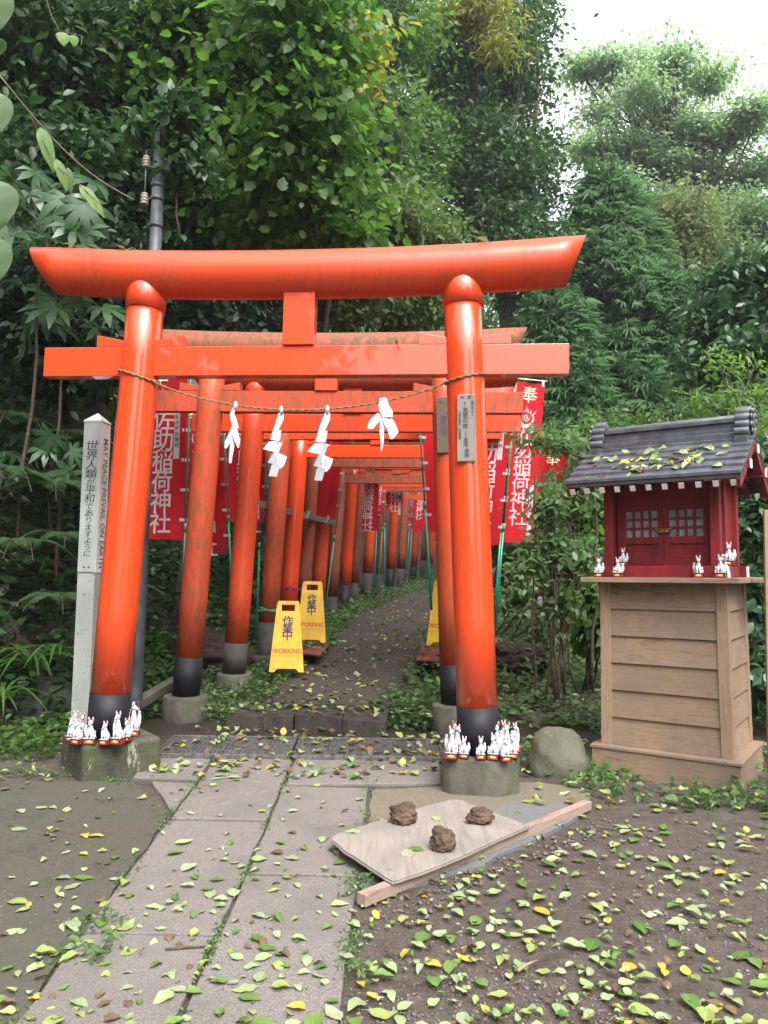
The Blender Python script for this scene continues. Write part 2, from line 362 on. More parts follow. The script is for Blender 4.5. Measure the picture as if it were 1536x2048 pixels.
M['clod'] = simple('soil_clod', (.080, .050, .032), .95, .6, 9, 1.0)
M['darksoil'] = simple('dug_soil', (.04, .022, .017), .95, .5, 18, .8)
M['shrine'] = simple('shrine_red', (.185, .016, .020), .42, .22, 9, .12, .1, .4, 0, (1, 1, .3))
M['tile'] = simple('roof_metal', (.105, .109, .128), .33, .3, 12, .03, .1, .6, .3)
M['tiledark'] = simple('roof_edge', (.03, .03, .034), .5, .3, 12, .1)
M['endwhite'] = simple('white_paint', (.74, .74, .72), .6, .08, 30, .2)
M['glass'] = simple('frosted_pane', (.27, .30, .34), .35, .25, 18, 0, .2)
M['brass'] = simple('brass', (.30, .20, .07), .4, .3, 30, 0, 0, .5, .8)
M['foxwhite'] = simple('glazed_white', (.50, .50, .54), .18, .02, 8, 0, .5)
M['foxred'] = simple('fox_red', (.60, .05, .03), .3, .15, 20, 0, .3)
M['foxbox'] = simple('fox_box', (.42, .035, .015), .3, .2, 20, 0, .3)
M['foxblack'] = simple('fox_black', (.02, .012, .01), .3, .1, 20, 0, .3)
M['gold'] = simple('gold_oval', (.62, .48, .16), .4, .2, 60, 0, 0)
M['polepaint'] = simple('pole_paint', (.36, .39, .37), .5, .2, 6, .1, .1, .5, 0, (1, 1, .3))
M['polewhite'] = simple('pole_white', (.58, .55, .52), .5, .1, 6, .05, .1)
M['rust'] = simple('rust', (.12, .06, .03), .9, .5, 40, .5)
t = NT('pole_rusty'); a = t.noise(3, 4, sc=(1, 1, .4)); b = t.noise(35, 5, .75)
c = t.ramp(a, [(.3, (.25, .275, .25)), (.7, (.37, .39, .36))]); c = t.mix(t.ramp(b, [(.60, 0), (.66, .9)]), c, (.10, .06, .035))
M['polerust'] = t.done(t.pbr(c, .55, None, .4))
M['ceramic'] = simple('insulator', (.28, .24, .20), .3, .1)
M['bark'] = simple('bark', (.075, .06, .045), .9, .45, 14, .9, 0, .3, 0, (1, 1, .25))
M['twig'] = simple('twig', (.085, .06, .04), .8, .4, 30, .4)
M['blue'] = simple('blue_twine', (.05, .05, .35), .6, .1)
M['greentwine'] = simple('green_twine', (.03, .33, .15), .6, .1)
def clothmat(name, col):
    t = NT(name); n = t.noise(3, 3); wv = t.noise(400, 2)
    c = t.ramp(n, [(.3, tuple(x * .8 for x in col)), (.7, col)]); p = t.pbr(c, .8, t.bump(wv, .1, .001), .2)
    tr = t.new('ShaderNodeBsdfTranslucent'); t.l(c, tr.inputs[0]); m = t.new('ShaderNodeMixShader'); m.inputs[0].default_value = .40
    t.l(p, m.inputs[1]); t.l(tr.outputs[0], m.inputs[2]); return t.done(m.outputs[0])
M['cloth'] = clothmat('red_cloth', (.56, .014, .024))
M['cloth2'] = clothmat('red_cloth_bright', (.68, .018, .028))
M['clothwhite'] = clothmat('white_print', (.72, .70, .72))
# ------------------------------------------------------------------ terrain
def sstep(a, b, x): x = np.clip((x - a) / (b - a), 0, 1); return x * x * (3 - 2 * x)
def zpath(y): return np.where(y < 15, .16 + .058 * (y - 6.7), .6414 + .042 * (y - 15))
XLY = ((-200, -2.6), (3, -2.5), (5, -2.1), (7, -1.83), (9.2, -1.4), (12, -1.1), (15, -.8), (18, -.35), (20.3, .1), (22.5, .45), (26, 1.0), (31, 1.85), (40, 3.7), (60, 8.5), (400, 60))
def xleft(y): return np.interp(y, [a for a, b in XLY], [b for a, b in XLY])
PATHC = ((-200, -.6), (6.6, -.58), (7, -.55), (9.5, -.22), (11, -.05), (14, .13), (16, .62), (20, 1.32), (23, 2.3), (26, 3.4), (31, 6), (40, 12), (400, 300))
def xpath(y): return np.interp(y, [a for a, b in PATHC], [b for a, b in PATHC])
def hpath(y): return np.interp(y, [7, 9.5, 14, 20], [.58, .66, .76, .78])
def lump(x, y, s): return (np.sin(x * 1.7 * s + 1.3) * np.cos(y * 1.3 * s + .4) + .6 * np.sin(x * 3.1 * s - y * 2.3 * s) + .4 * np.cos(x * 5.3 * s + y * 4.7 * s)) / 2
def terrain(x, y):
    x = np.asarray(x, float); y = np.asarray(y, float)
    base = np.where(y < 6.3, 0, np.maximum(0, zpath(np.maximum(y, 6.3)) - .09)) * sstep(6.2, 8.2, y)
    inpath = (1 - sstep(.0, .25, np.abs(x - xpath(y)) - hpath(y))) * sstep(6.9, 7.6, y)
    xb = np.where(y < 7, -2.75 - .12 * (7 - y) * 1.5, xleft(y) - .75)
    d = np.maximum(0, xb - x)
    bank = np.where(d < 4.5, d * 1.15 * sstep(0, .7, d), 4.5 * 1.15 + (d - 4.5) * .55) * sstep(2.0, 6.0, y)
    xr = xleft(y) + 2.5
    dr = np.maximum(0, x - xr - 2.5)
    hill = .42 * np.maximum(0, y - 27) * sstep(27, 40, y) + .16 * np.maximum(0, dr - 3) * sstep(9, 16, y)
    z = base + np.minimum(bank, 14) + np.minimum(hill, 22)
    rough = sstep(5, 9, y) * (1 - inpath)
    return z + lump(x, y, 1.0) * .05 * rough + lump(x, y, 4.0) * .008 * (1 - inpath)
def axis(lo, hi, fine_lo, fine_hi, step, grow=1.16):
    a = list(np.arange(fine_lo, fine_hi, step)); s = step; p = fine_hi
    while p < hi: a.append(p); s *= grow; p += s
    a.append(hi); s = step; p = fine_lo - step; b = []
    while p > lo: b.append(p); s *= grow; p -= s
    b.append(lo); return np.array(sorted(b) + a)
gx = axis(-300, 300, -5, 6, .09); gy = axis(-200, 400, 1.5, 18, .10)
X, Y = np.meshgrid(gx, gy); Z = terrain(X, Y)
nx, ny = len(gx), len(gy); I = np.arange(nx * ny).reshape(ny, nx)
Q = np.stack([I[:-1, :-1], I[:-1, 1:], I[1:, 1:], I[1:, :-1]], -1).reshape(-1, 4)
# hole for the drain channel is not cut: the channel is a shallow tray set 3 cm up
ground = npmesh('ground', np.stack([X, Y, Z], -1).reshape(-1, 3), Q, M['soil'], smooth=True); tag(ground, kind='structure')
# upper path: a raised strip following the gates
def strip(name, ys, half, lift, mat, thick=.16, jit=0):
    m = MB(); vs = []
    n = 9
    for i, y in enumerate(ys):
        cx = float(xpath(y)); half = float(hpath(y)); jl = jit * math.sin(y * 5.3) + jit * .6 * math.sin(y * 13.1); jr = jit * math.sin(y * 4.1 + 2) + jit * .6 * math.cos(y * 11.7)
        for k in range(n):
            f = k / (n - 1); xx = cx - half + jl + (2 * half + jr - jl) * f
            vs.append((xx, y - .15 * (f - .5) * 2 * .4, float(zpath(y)) + lift + .012 * math.sin(xx * 3 + y * 2) - .03 * (2 * f - 1) ** 4))
    top = len(vs); vs += [(x, y, z - thick) for x, y, z in vs]
    fs = [(i * n + k, i * n + k + 1, (i + 1) * n + k + 1, (i + 1) * n + k) for i in range(len(ys) - 1) for k in range(n - 1)]
    L = len(ys) - 1
    fs += [(top + k + 1, top + k, k, k + 1) for k in range(n - 1)]
    fs += [(i * n, (i + 1) * n, top + (i + 1) * n, top + i * n) for i in range(L)] + [(i * n + n - 1, top + i * n + n - 1, top + (i + 1) * n + n - 1, (i + 1) * n + n - 1) for i in range(L)]
    m.add(vs, fs, 0, False); return tag(m.build(name, mat), kind='structure')
strip('path', list(np.arange(7.12, 38, .25)), .84, .0, M['path'], .2, .05)
# stone step in front of the path, broken into kerb stones
m = MB()
xs = [-1.33, -.74, -.32, .06]
ys_ = [6.78, 6.72, 6.66, 6.62]
for i in range(3):
    a, b = xs[i] + .006, xs[i + 1] - .006
    ya, yb = ys_[i], ys_[i + 1]; h = .155 + .02 * (i % 2)
    E = []; C4 = [Vector((a, ya + .02 * i, -.02)), Vector((b, yb, -.02)), Vector((b + .02, yb + .55, -.02)), Vector((a, ya + .50, -.02))]
    for p_, q_ in zip(C4, C4[1:] + C4[:1]):
        nn_ = max(1, int((q_ - p_).length / .045))
        for j_ in range(nn_): E.append(p_.lerp(q_, j_ / nn_) + Vector((rnd.uniform(-.006, .006), rnd.uniform(-.022, .014) + .03 * math.sin((p_.x + j_ * .045) * 7), 0)))
    m.prism(E, (0, 0, h))
step = m.build('step', M['path'], bevel=.02, segs=3); tag(step, kind='structure')
# ------------------------------------------------------------------ granite slabs (centre joint, left edge, right edge picked from the photo on the ground plane)
def G2(u, v, z=0.0): p = gnd(u, v, z); return Vector((p.x, p.y, 0))
CJ = [G2(*p) for p in ((592, 1512), (566, 1576), (495, 1748), (435, 1877), (386, 1990), (330, 2110))]
LE = [G2(*p) for p in ((428, 1520), (396, 1569), (341, 1640), (208, 1817), (94, 1962), (-10, 2110))]
RE = [G2(*p) for p in ((745, 1515), (738, 1579), (716, 1764), (704, 1868), (690, 1965), (672, 2110))]
def lerp_poly(P, y):
    for a, b in zip(P, P[1:]):
        if (a.y - y) * (b.y - y) <= 0: f = (y - a.y) / (b.y - a.y + 1e-9); return a.lerp(b, f)
    return P[-1] if abs(P[-1].y - y) < abs(P[0].y - y) else P[0]
slab = MB()
def slabpoly(P, h=.018):
    c = sum(P, Vector()) / len(P); P = [p + (c - p).normalized() * .016 for p in P]
    h += rnd.uniform(-.003, .003)
    E = []
    for a, b in zip(P, P[1:] + P[:1]):
        n = max(1, int((b - a).length / .12))
        for i in range(n):
            q = a.lerp(b, i / n); j = .004
            E.append(q + Vector((rnd.uniform(-j, j), rnd.uniform(-j, j), -.03)))
    slab.prism(E, (0, 0, .03 + h))
yl = [G2(480, 1510).y, G2(396, 1566).y, G2(430, 1646).y, G2(320, 1878).y, 2.15]
for a, b in zip(yl, yl[1:]):
    slabpoly([lerp_poly(LE, a), lerp_poly(CJ, a), lerp_poly(CJ, b), lerp_poly(LE, b)])
yr = [G2(650, 1577).y, G2(600, 1757).y, 2.15]
for a, b in zip(yr, yr[1:]):
    slabpoly([lerp_poly(CJ, a), lerp_poly(RE, a), lerp_poly(RE, b), lerp_poly(CJ, b)])
slabpoly([G2(592, 1512), G2(880, 1516), G2(886, 1572), G2(568, 1574)])
slabpoly([G2(300, 1512), G2(425, 1522), G2(398, 1564), G2(262, 1560)]); slabpoly([G2(300, 1567), G2(394, 1570), G2(345, 1632)])
sp = slab.build('stone_paving', M['granite'], bevel=.006, segs=2); tag(sp, kind='structure')
def flat(name, pts, mat, z, sub=None):
    m = MB(); P = []
    pts = [Vector(p) for p in pts]
    for a, b in zip(pts, pts[1:] + pts[:1]):
        n = max(1, int((b - a).length / .15))
        for i in range(n):
            q = a.lerp(b, i / n); j = .018
            P.append(q + Vector((rnd.uniform(-j, j), rnd.uniform(-j, j), -.05)))
    m.prism(P, (0, 0, .05 + z)); return tag(m.build(name, mat), kind='structure')
flat('concrete_apron', [G2(-700, 1578), G2(110, 1568), G2(262, 1563), G2(340, 1634), G2(208, 1817), G2(94, 1962), G2(-10, 2110), (-3, 1.5, 0), (-6, 1.5, 0)], M['apron'], .013)
flat('concrete_pad', [G2(745, 1582), G2(892, 1576), G2(1080, 1568), G2(1175, 1585), G2(1185, 1618), G2(1060, 1650), G2(735, 1720)], M['pad'], .012)
flat('mortar_bed', [G2(712, 1742), G2(728, 1806), G2(960, 1738), G2(1160, 1636), G2(1120, 1612), G2(1010, 1615)], M['mortar'], .018)
m = MB()   # crack-weed soil ridge along the slab edge, part of the setting
# ------------------------------------------------------------------ drain gratings
def grating(a, b, w, label):
    a, b = Vector(a), Vector(b); d = (b - a); L = d.length; ang = math.atan2(d.y, d.x)
    t = thing('drain_grate', label, 'drain grate', (a.x, a.y, .004), ang, 'gratings over the drain')
    m = MB(); m.box((L / 2, w / 2, .006), (L, w, .004)); m.build('channel', M['pit'], t)
    m = MB(); m.box((L / 2, .012, .028), (L - .012, .022, .034)); m.box((L / 2, w - .012, .028), (L - .012, .022, .034))
    m.box((.014, w / 2, .027), (.014, w - .046, .03)); m.box((L - .014, w / 2, .027), (.014, w - .046, .03)); m.build('frame', M['iron'], t, bevel=.003)
    m = MB(); n = int(L / .032)
    for i in range(1, n): m.box((.02 + (L - .04) * i / n, w / 2, .026), (.006, w - .048, .024))
    k = 9
    for j in range(1, k): m.box((L / 2, .024 + (w - .048) * j / k, .030), (L - .044, .011, .014))
    m.build('bars', M['iron'], t)
ga, gb = gnd(302, 1512, .03), gnd(896, 1520, .03); gd = (gb - ga).normalized(); gn = Vector((-gd.y, gd.x, 0))
Lg = (gb - ga).length; cuts = [0, .47, 1.0]
for i, lb in enumerate(('steel drain grating beside the mossy gate footing, older half', 'steel drain grating ending at the plain footing under the plaque pillar')):
    grating(ga + gd * Lg * cuts[i], ga + gd * (Lg * cuts[i + 1] - .006), .64, lb)
# ------------------------------------------------------------------ torii gates
def gate(label, c, yaw, S, H, dia, mp, mk, mn, band, bandh, kd, over, lean=.050, nz=.83, detail=True, tie_over=None, kup=.05, sink=0, zdiff=0.0, stmat=None):
    """c: point midway between the pillar bases; H height of the beam axis; kd beam diameter"""
    t = thing('torii_gate', label, 'torii gate', c, yaw, 'vermilion torii gates over the path')
    r = dia / 2; seg = 40 if detail else 22
    px = lambda s, z: s * (S / 2 - lean * z)
    for s in (-1, 1):
        zb = zdiff * s
        m = MB(); n = 5; m.tube([(px(s, zb + bandh * .98 + (H - bandh) * i / n), 0, zb + bandh * .98 + (H - .03 - bandh - zb) * i / n) for i in range(n + 1)], [r * (1 - .035 * i / n) for i in range(n + 1)], seg)
        p = m.build('pillar', mp, t)
        m = MB(); m.tube([(px(s, zb), 0, zb - sink), (px(s, zb + bandh), 0, zb + bandh)], r * 1.012, seg); m.build('base_band', band, p)
        if detail:
            m = MB(); z0 = H - kd * .5 - .085; m.tube([(px(s, z0), 0, z0), (px(s, z0 + .09), 0, z0 + .09), (px(s, H), 0, H)], r * 1.035, seg); m.build('collar', mp, p)
    # top beam: round log, ends turned up and cut on the slant
    top_half = px(1, H) + over; n = 28; m = MB(); pts = []; seg2 = 40 if detail else 20; vs = []
    for i in range(n + 1):
        f = -1 + 2 * i / n; vs_c = Vector((f * top_half, 0, H + kup * abs(f) ** 2.2 * 1.0 - kup * .15))
        for k in range(seg2):
            a = 2 * math.pi * k / seg2; yy = math.cos(a) * kd / 2; zz = math.sin(a) * kd / 2
            slant = (.19 if i == n else .27) * zz * (1 if i == n else -1 if i == 0 else 0)
            vs.append(vs_c + Vector((slant * (2.0 if kd > .25 else 1.4), yy, zz)))
    fs = [(i * seg2 + k, i * seg2 + (k + 1) % seg2, (i + 1) * seg2 + (k + 1) % seg2, (i + 1) * seg2 + k) for i in range(n) for k in range(seg2)]
    m.add(vs, fs, 0, True); m.f += [tuple(range(seg2)), tuple(n * seg2 + k for k in range(seg2))]; m.mi += [0, 0]; m.sm += [False, False]
    m.build('top_beam', mk, t)
    zt = H * nz; nh = .195 * (kd / .315); to = tie_over if tie_over is not None else over * .82
    half = px(1, zt) + to
    m = MB(); m.box((0, 0, zt), (2 * half, .085 * kd / .315 + .01, nh)); m.build('tie_beam', mn, t, bevel=.004)
    gh = (H - kd * .42) - (zt + nh / 2); gw = .205 * kd / .315
    m = MB(); m.box((0, -.012, zt + nh / 2 + gh / 2 + .002), (gw, .11 * kd / .315, gh)); m.build('strut', stmat or mn, t, bevel=.004)
    ztop = zt + nh / 2 + .002
    for s in (-1, 1):
        x0 = px(s, ztop)
        for q in (-1, 1):
            a = x0 + q * r * .55; b = x0 + q * (r + .165 * kd / .315); h1, h2 = .036 * kd / .315, .078 * kd / .315
            m = MB(); w = .05; m.prism([(a, -w, ztop), (b, -w, ztop), (b, -w, ztop + h2), (a, -w, ztop + h1)], (0, 2 * w, 0)); m.build('wedge', mp, t, bevel=.003)
    return t
# ------------------------------------------------------------------ gates
G1C = Vector((-.609, 5.255, .235)); G1Y = R(-5.5)
g1 = gate('large glossy front torii gate with paper streamers on its rope', G1C, G1Y, 2.53, 3.235, .268, M['fresh'], M['beam'], M['fresh'], M['black'], .30, .335, .77, .0465, .804, True, .69, .06)
def gate_px(label, uL, v, Y, S, H, dia, yaw, mp, mk, mn, band, bandh, kd=.30, over=.72, nz=.83, detail=False, tie=None, stmat=None, sink=.3):
    p = at(uL, v, Y); c = p + Vector((math.cos(yaw), math.sin(yaw), 0)) * (S / 2)
    return gate(label, c, yaw, S, H, dia, mp, mk, mn, band, bandh, kd, over, .045, nz, detail, tie, .05, sink=sink, stmat=stmat), p, c
g2, g2p, g2c = gate_px('second torii gate, on round footings, with a mossy worn top beam and an old plaque', 372, 1390, 7.1, 2.43, 3.20, .245, R(-4), M['worn'], M['rust_top'], M['worn'], M['black'], .345, .315, .70, .843, True, .70, M['semi'], sink=0)
g3, g3p, g3c = gate_px('third torii gate from the front, its bands faded to mossy grey', 468, 1346, 8.05, 2.36, 3.10, .236, R(-6), M['semi'], M['worn'], M['semi'], M['greyband'], .31, .30, .68, .84, True, .66, sink=0)
GL = [  # label, u, v, Y, S, H, dia, mats..., band, band height
 ('fourth torii gate, weathered, behind the nearer yellow sign', 532, 1309, 9.2, 2.34, 3.02, .232, 'worn', 'worn', 'semi', 'greyband', .38),
 ('bright torii gate with a wooden rail tied to it, behind the nearer sign', 571, 1288, 10.3, 2.34, 2.98, .232, 'fresh', 'semi', 'fresh', 'black', .35),
 ('slim faded torii gate half hidden between two bright ones', 602, 1262, 11.3, 2.30, 2.92, .20, 'brown', 'brown', 'brown', 'greyband', .35),
 ('bright torii gate right behind the farther yellow sign', 632, 1247, 12.3, 2.34, 2.92, .232, 'semi', 'worn', 'semi', 'black', .35),
 ('brown faded torii gate just beyond the farther yellow sign', 660, 1231, 14.1, 2.34, 2.90, .232, 'brown', 'brown', 'brown', 'greyband', .34),
 ('bright torii gate with a tall black band on a stone block', 687, 1217, 15.2, 2.34, 2.90, .238, 'fresh', 'semi', 'fresh', 'black', .46),
 ('slim brown torii gate tucked close behind a bright one', 706, 1196, 16.4, 2.30, 2.86, .19, 'brown', 'brown', 'worn', 'greyband', .32),
 ('vermilion torii gate standing between two red banners deep in the row', 732, 1190, 18.0, 2.34, 2.88, .235, 'semi', 'worn', 'fresh', 'greyband', .5),
 ('faded slim torii gate behind the narrow banner deep in the row', 753, 1181, 19.2, 2.30, 2.86, .18, 'brown', 'brown', 'brown', 'greyband', .4),
 ('bright torii gate under the short banner deep in the row', 779, 1168, 20.4, 2.36, 2.88, .24, 'semi', 'semi', 'semi', 'black', .4),
 ('brown torii gate just past the short banner', 800, 1172, 22.5, 2.36, 2.88, .235, 'brown', 'worn', 'worn', 'greyband', .5),
 ('vermilion torii gate below the crumpled far banner', 826, 1159, 26.0, 2.36, 2.88, .23, 'semi', 'worn', 'semi', 'black', .45),
 ('brown torii gate just past the crumpled far banner', 845, 1154, 28.5, 2.36, 2.88, .23, 'brown', 'brown', 'worn', 'greyband', .6),
 ('bright torii gate at the far bend of the path', 860, 1150, 31.0, 2.36, 2.88, .23, 'fresh', 'semi', 'semi', 'black', .5),
 ('far torii gate whose outer pillar shows beside the green poles, first of three', 877, 1146, 34.0, 2.40, 2.88, .24, 'semi', 'worn', 'semi', 'black', .6),
 ('far brown torii gate whose outer pillar shows beside the green poles', 897, 1142, 37.0, 2.40, 2.88, .24, 'worn', 'worn', 'worn', 'greyband', .6),
 ('last torii gate of the row, its outer pillar seen past the green poles', 917, 1138, 40.0, 2.40, 2.88, .24, 'fresh', 'semi', 'semi', 'black', .6)]
GP = []
for i, (lb, u, v, Y_, S_, H_, D_, a, b, c_, bd, bh) in enumerate(GL):
    yw = math.atan(-(float(xleft(Y_ + 2)) - float(xleft(Y_ - 2))) / 4) * .9
    g, p, c = gate_px(lb, u, v, Y_, S_, H_ + (.14 if i > 4 else 0), D_, yw, M[a], M[b], M[c_], M[bd], bh, .27, .62, .875 - .012 * (i % 3))
    GP.append((p, c, yw, S_))
# plaques fixed to the gates' pillars, with their writing
def plaque(g, side, S, lean, r, zc, w, h, rows, mat, ink, tilt):
    a = S / 2 - lean * zc; x = side * a
    m = MB(); m.box((0, 0, 0), (w, .022, h)); p = m.build('name_plaque', mat, g, (x - .01, -r - .008, zc), .002, 1, (0, tilt, 0))
    V, Fc = [], []
    mm = MB()
    for body, sz, cx, cz, bold in rows:
        v, f = text_mesh(body, sz * .93, bold * .45, .93); mm.add([(q.x + cx, -.0125, q.y + cz) for q in v], f)
    mm.build('lettering', ink, p, fix=False)
col = lambda s: '\n'.join(s)
pl1 = plaque(g1, 1, 2.53, .0465, .131, 2.115, .118, .445, [('奉', .030, -.026, .195, .01), ('献', .030, .022, .200, .01), (col('横浜市山上'), .023, .040, .125, .01), (col('第三'), .017, -.010, .155, .01), (col('風間印房'), .041, -.006, .060, .02), (col('代表取締役'), .011, -.002, -.045, 0), (col('風間'), .034, -.002, -.100, .015), (col('泰暁'), .034, .004, -.170, .015), (col('祈商売繁昌・社運隆昌'), .0215, -.042, .015, .01)], M['plaque'], M['ink'], -.012)
pl2 = plaque(g2, 1, 2.43, .045, .118, 2.47, .150, .50, [('奉', .042, -.035, .20, .02), ('納', .042, .035, .20, .02), (col('寶生苑'), .070, -.012, -.01, .02), (col('鎌倉観光'), .036, .045, .05, .01)], M['oldplaque'], M['purpleink'], -.03)
# ------------------------------------------------------------------ footings
def block_footing(name, label, c, w, d, h, yaw, mat, cat='stone footing'):
    m = MB(); m.box((0, 0, h / 2 - .06), (w, d, h + .12), taper=.96)
    o = m.build(name, mat, None, c, .03, 3, (0, 0, yaw)); return tag(o, label, cat)
pillarL = G1C + Vector((math.cos(G1Y), math.sin(G1Y), 0)) * -1.265; pillarR = G1C + Vector((math.cos(G1Y), math.sin(G1Y), 0)) * 1.265
block_footing('stone_footing', 'mossy square concrete footing crowded with fox figurines', (pillarL.x + .01, pillarL.y + .07, 0), .545, .52, .235, R(38), M['mossblock'])
m = MB(); oc = []
for k in range(8):
    a = 2 * math.pi * (k + .5) / 8; oc.append([(.245, -.13, -.06), (.245, .13, -.06), (.15, .235, -.06), (-.15, .235, -.06), (-.245, .13, -.06), (-.245, -.17, -.06), (-.19, -.225, -.06), (.12, -.235, -.06)][k])
m.prism(oc, (0, 0, .295)); tag(m.build('stone_footing', M['footing'], None, (pillarR.x + .015, pillarR.y + .03, 0), .018, 3, (0, 0, R(-6))), 'grey eight-sided concrete footing crowded with fox figurines', 'stone footing')
def round_footing(label, p, r, h):
    m = MB(); m.lathe([(r * 1.06, -.25), (r * 1.04, h * .5), (r, h - .02), (r * .96, h)], (0, 0, 0), 28)
    tag(m.build('stone_footing', M['footing'], None, (p.x, p.y, p.z - h), 0), label, 'stone footing')
def other(p, S, yaw): return p + Vector((math.cos(yaw), math.sin(yaw), 0)) * S
round_footing('round concrete footing half covered by leaves, under the second gate beside the bank', g2p, .20, .24)
round_footing('round concrete footing of the second gate, behind the plaque pillar', other(g2p, 2.43, R(-4)), .20, .24)
round_footing('low round concrete footing under the third gate beside the bank', g3p, .175, .17)
round_footing('low round concrete footing of the third gate behind the front plaque pillar', other(g3p, 2.36, R(-6)), .175, .17)
for (p, c, yw, S_), lb in zip((GP[0], GP[5]), ('dark square concrete footing half hidden behind the nearer yellow sign', 'dark concrete block footing under the tall black band beyond the signs')):
    block_footing('stone_footing', lb, (p.x, p.y, p.z - .14), .42, .42, .14, yw, M['mossblock'])
# ------------------------------------------------------------------ straw rope with paper streamers
gdir = Vector((math.cos(G1Y), math.sin(G1Y), 0)); gfw = Vector((-math.sin(G1Y), math.cos(G1Y), 0))
def pill(s, z): return G1C + gdir * (s * (1.265 - .0465 * z)) + Vector((0, 0, z))
zr = 2.475
def rope_curve(f):   # f 0..1 between the pillar fronts
    a = pill(-1, zr - .02) + gdir * .132 - gfw * .045; b = pill(1, zr - .03) - gdir * .132 - gfw * .045
    p = a.lerp(b, f); p.z -= .195 * max(0, 1 - (2 * f - 1) ** 2) ** .9; return p
def twisted(pts, r, name, mat, parent):
    m = MB(); n = len(pts)
    for q in range(2):
        path = []
        for i in range(n):
            d = (pts[min(i + 1, n - 1)] - pts[max(0, i - 1)]).normalized(); x = d.cross(Vector((0, 0, 1)))
            if x.length < .1: x = d.cross(Vector((0, 1, 0)))
            x.normalize(); y = d.cross(x); a = i * .9 + q * math.pi; path.append(pts[i] + x * math.cos(a) * r * .5 + y * math.sin(a) * r * .5)
        m.tube(path, r * .62, 6)
    return m.build(name, mat, parent)
rt = thing('straw_rope', 'thin straw rope strung sagging between the front gate pillars', 'rope', pill(-1, 0))
def loc(pts): return [p - rt.location for p in pts]
twisted(loc([rope_curve(i / 130) for i in range(131)]), .0075, 'rope', M['rope'], rt)
for s in (-1, 1):
    ring = []
    for i in range(61):
        a = 2 * math.pi * i / 60; zz = zr + .012 * math.sin(a) + (.03 * math.cos(a) if s > 0 else .028 - .045 * math.cos(a))
        ring.append(pill(s, zz) + gdir * (math.cos(a) * .139) + gfw * (math.sin(a) * .139))
    twisted(loc(ring), .0085, 'loop', M['rope'], rt)
    kn = rope_curve(.0 if s < 0 else 1.0); m = MB(); m.ell(kn - rt.location, (.018, .016, .016)); m.build('knot', M['rope'], rt)
def cam_px(p):
    q = CM.transposed() @ (Vector(p) - Vector((0, 0, CAMZ))); return (768 + F * q.x / -q.z, 1024 - F * q.y / -q.z)
def streamer(u, label, zig, w, L, yaw=0.0, ragged=False):
    best = min((abs((cam_px(rope_curve(f / 400))[0]) - u), f / 400) for f in range(401))[1]
    p = rope_curve(best)
    t = thing('paper_streamer', label, 'paper streamer', p, G1Y + yaw, 'white zigzag paper streamers on the rope')
    m = MB(); m.tube([(0, -.004, .024), (.002, -.008, .0), (0, -.006, -.03)], [.008, .014, .010], 8); m.build('knot', M['paper'], t)
    def strip_(off, sgn, name, ph):
        mm = MB(); x, z = off; y = -.012
        mm.add([(x - w * .22, y, z), (x + w * .22, y - .002, z + .002), (x + w * .34 + .01, y - .006, z - L * .9), (x - w * .40, y - .010, z - L * .95)], [(0, 1, 2, 3)])
        zz = z - L * .72; xx = x
        for k in range(3):
            y -= .011; dx = sgn * zig[k % len(zig)]
            a = Vector((xx + dx - w * .55, y + .004, zz - .015 - k * .006)); b = Vector((xx + dx + w * .5, y - .012, zz + .022)); 
            sk = -.028 * (1 if dx >= 0 else -1); h = L * (.78 + .08 * math.sin(k * 2 + ph))
            mm.add([a, b, b + Vector((sk, -.016, -h)), a + Vector((sk - .012, .010, -h * .95))], [(0, 1, 2, 3)])
            # small folded return
            mm.add([b, b + Vector((.012, .012, -.004)), b + Vector((sk + .014, .014, -h * .93)), b + Vector((sk, -.016, -h))], [(0, 1, 2, 3)])
            xx += dx * .55; zz -= h * .72
        o = mm.build(name, M['paper'], t, fix=False); md = o.modifiers.new('Solidify', 'SOLIDIFY'); md.thickness = .0012
        return o
    if not ragged: strip_((0, -.012), 1, 'paper', 0)
    return t, strip_
SH = [[(1168, 345), (1198, 335), (1200, 385), (1172, 470), (1165, 556), (1118, 556), (1142, 450)], [(1166, 474), (1199, 482), (1192, 556), (1164, 572), (1158, 540)],
      [(1112, 572), (1152, 556), (1202, 570), (1140, 642), (1074, 632)], [(1142, 620), (1206, 574), (1212, 590), (1186, 664), (1158, 738), (1094, 716)],
      [(1180, 654), (1242, 676), (1226, 742), (1204, 772), (1176, 742)], [(1134, 742), (1160, 735), (1222, 668), (1204, 752), (1182, 834), (1112, 822)]]
def zigzag(t, sc, mir, seed):
    r_ = random.Random(seed)
    for k, poly in enumerate(SH):
        y = -.010 - .009 * k - (.004 if k in (1, 4) else 0); mm = MB(); q = []; cx = sum(p[0] for p in poly) / len(poly)
        for x, yy in poly:
            X_ = (x - 1184) * .000923 * sc * mir + r_.uniform(-.002, .002); Z_ = -(yy - 318) * .000923 * sc; q.append((X_, y - .05 * (x - cx) / 60 * (1 if k % 2 else -1) - .03 * (yy - 340) / 500, Z_))
        mm.add(q, [tuple(range(len(q)))]); o = mm.build('paper', M['paper'], t, fix=False); md = o.modifiers.new('Solidify', 'SOLIDIFY'); md.thickness = .0012
tz1, _ = streamer(563, 'white zigzag paper streamer, second from the mossy-footing end of the rope', (.04,), .1, .12, .1, True); zigzag(tz1, 1.0, 1, 1)
tz2, _ = streamer(655, 'long white zigzag paper streamer near the middle of the rope', (.04,), .1, .12, -.05, True); zigzag(tz2, 1.06, 1, 5)
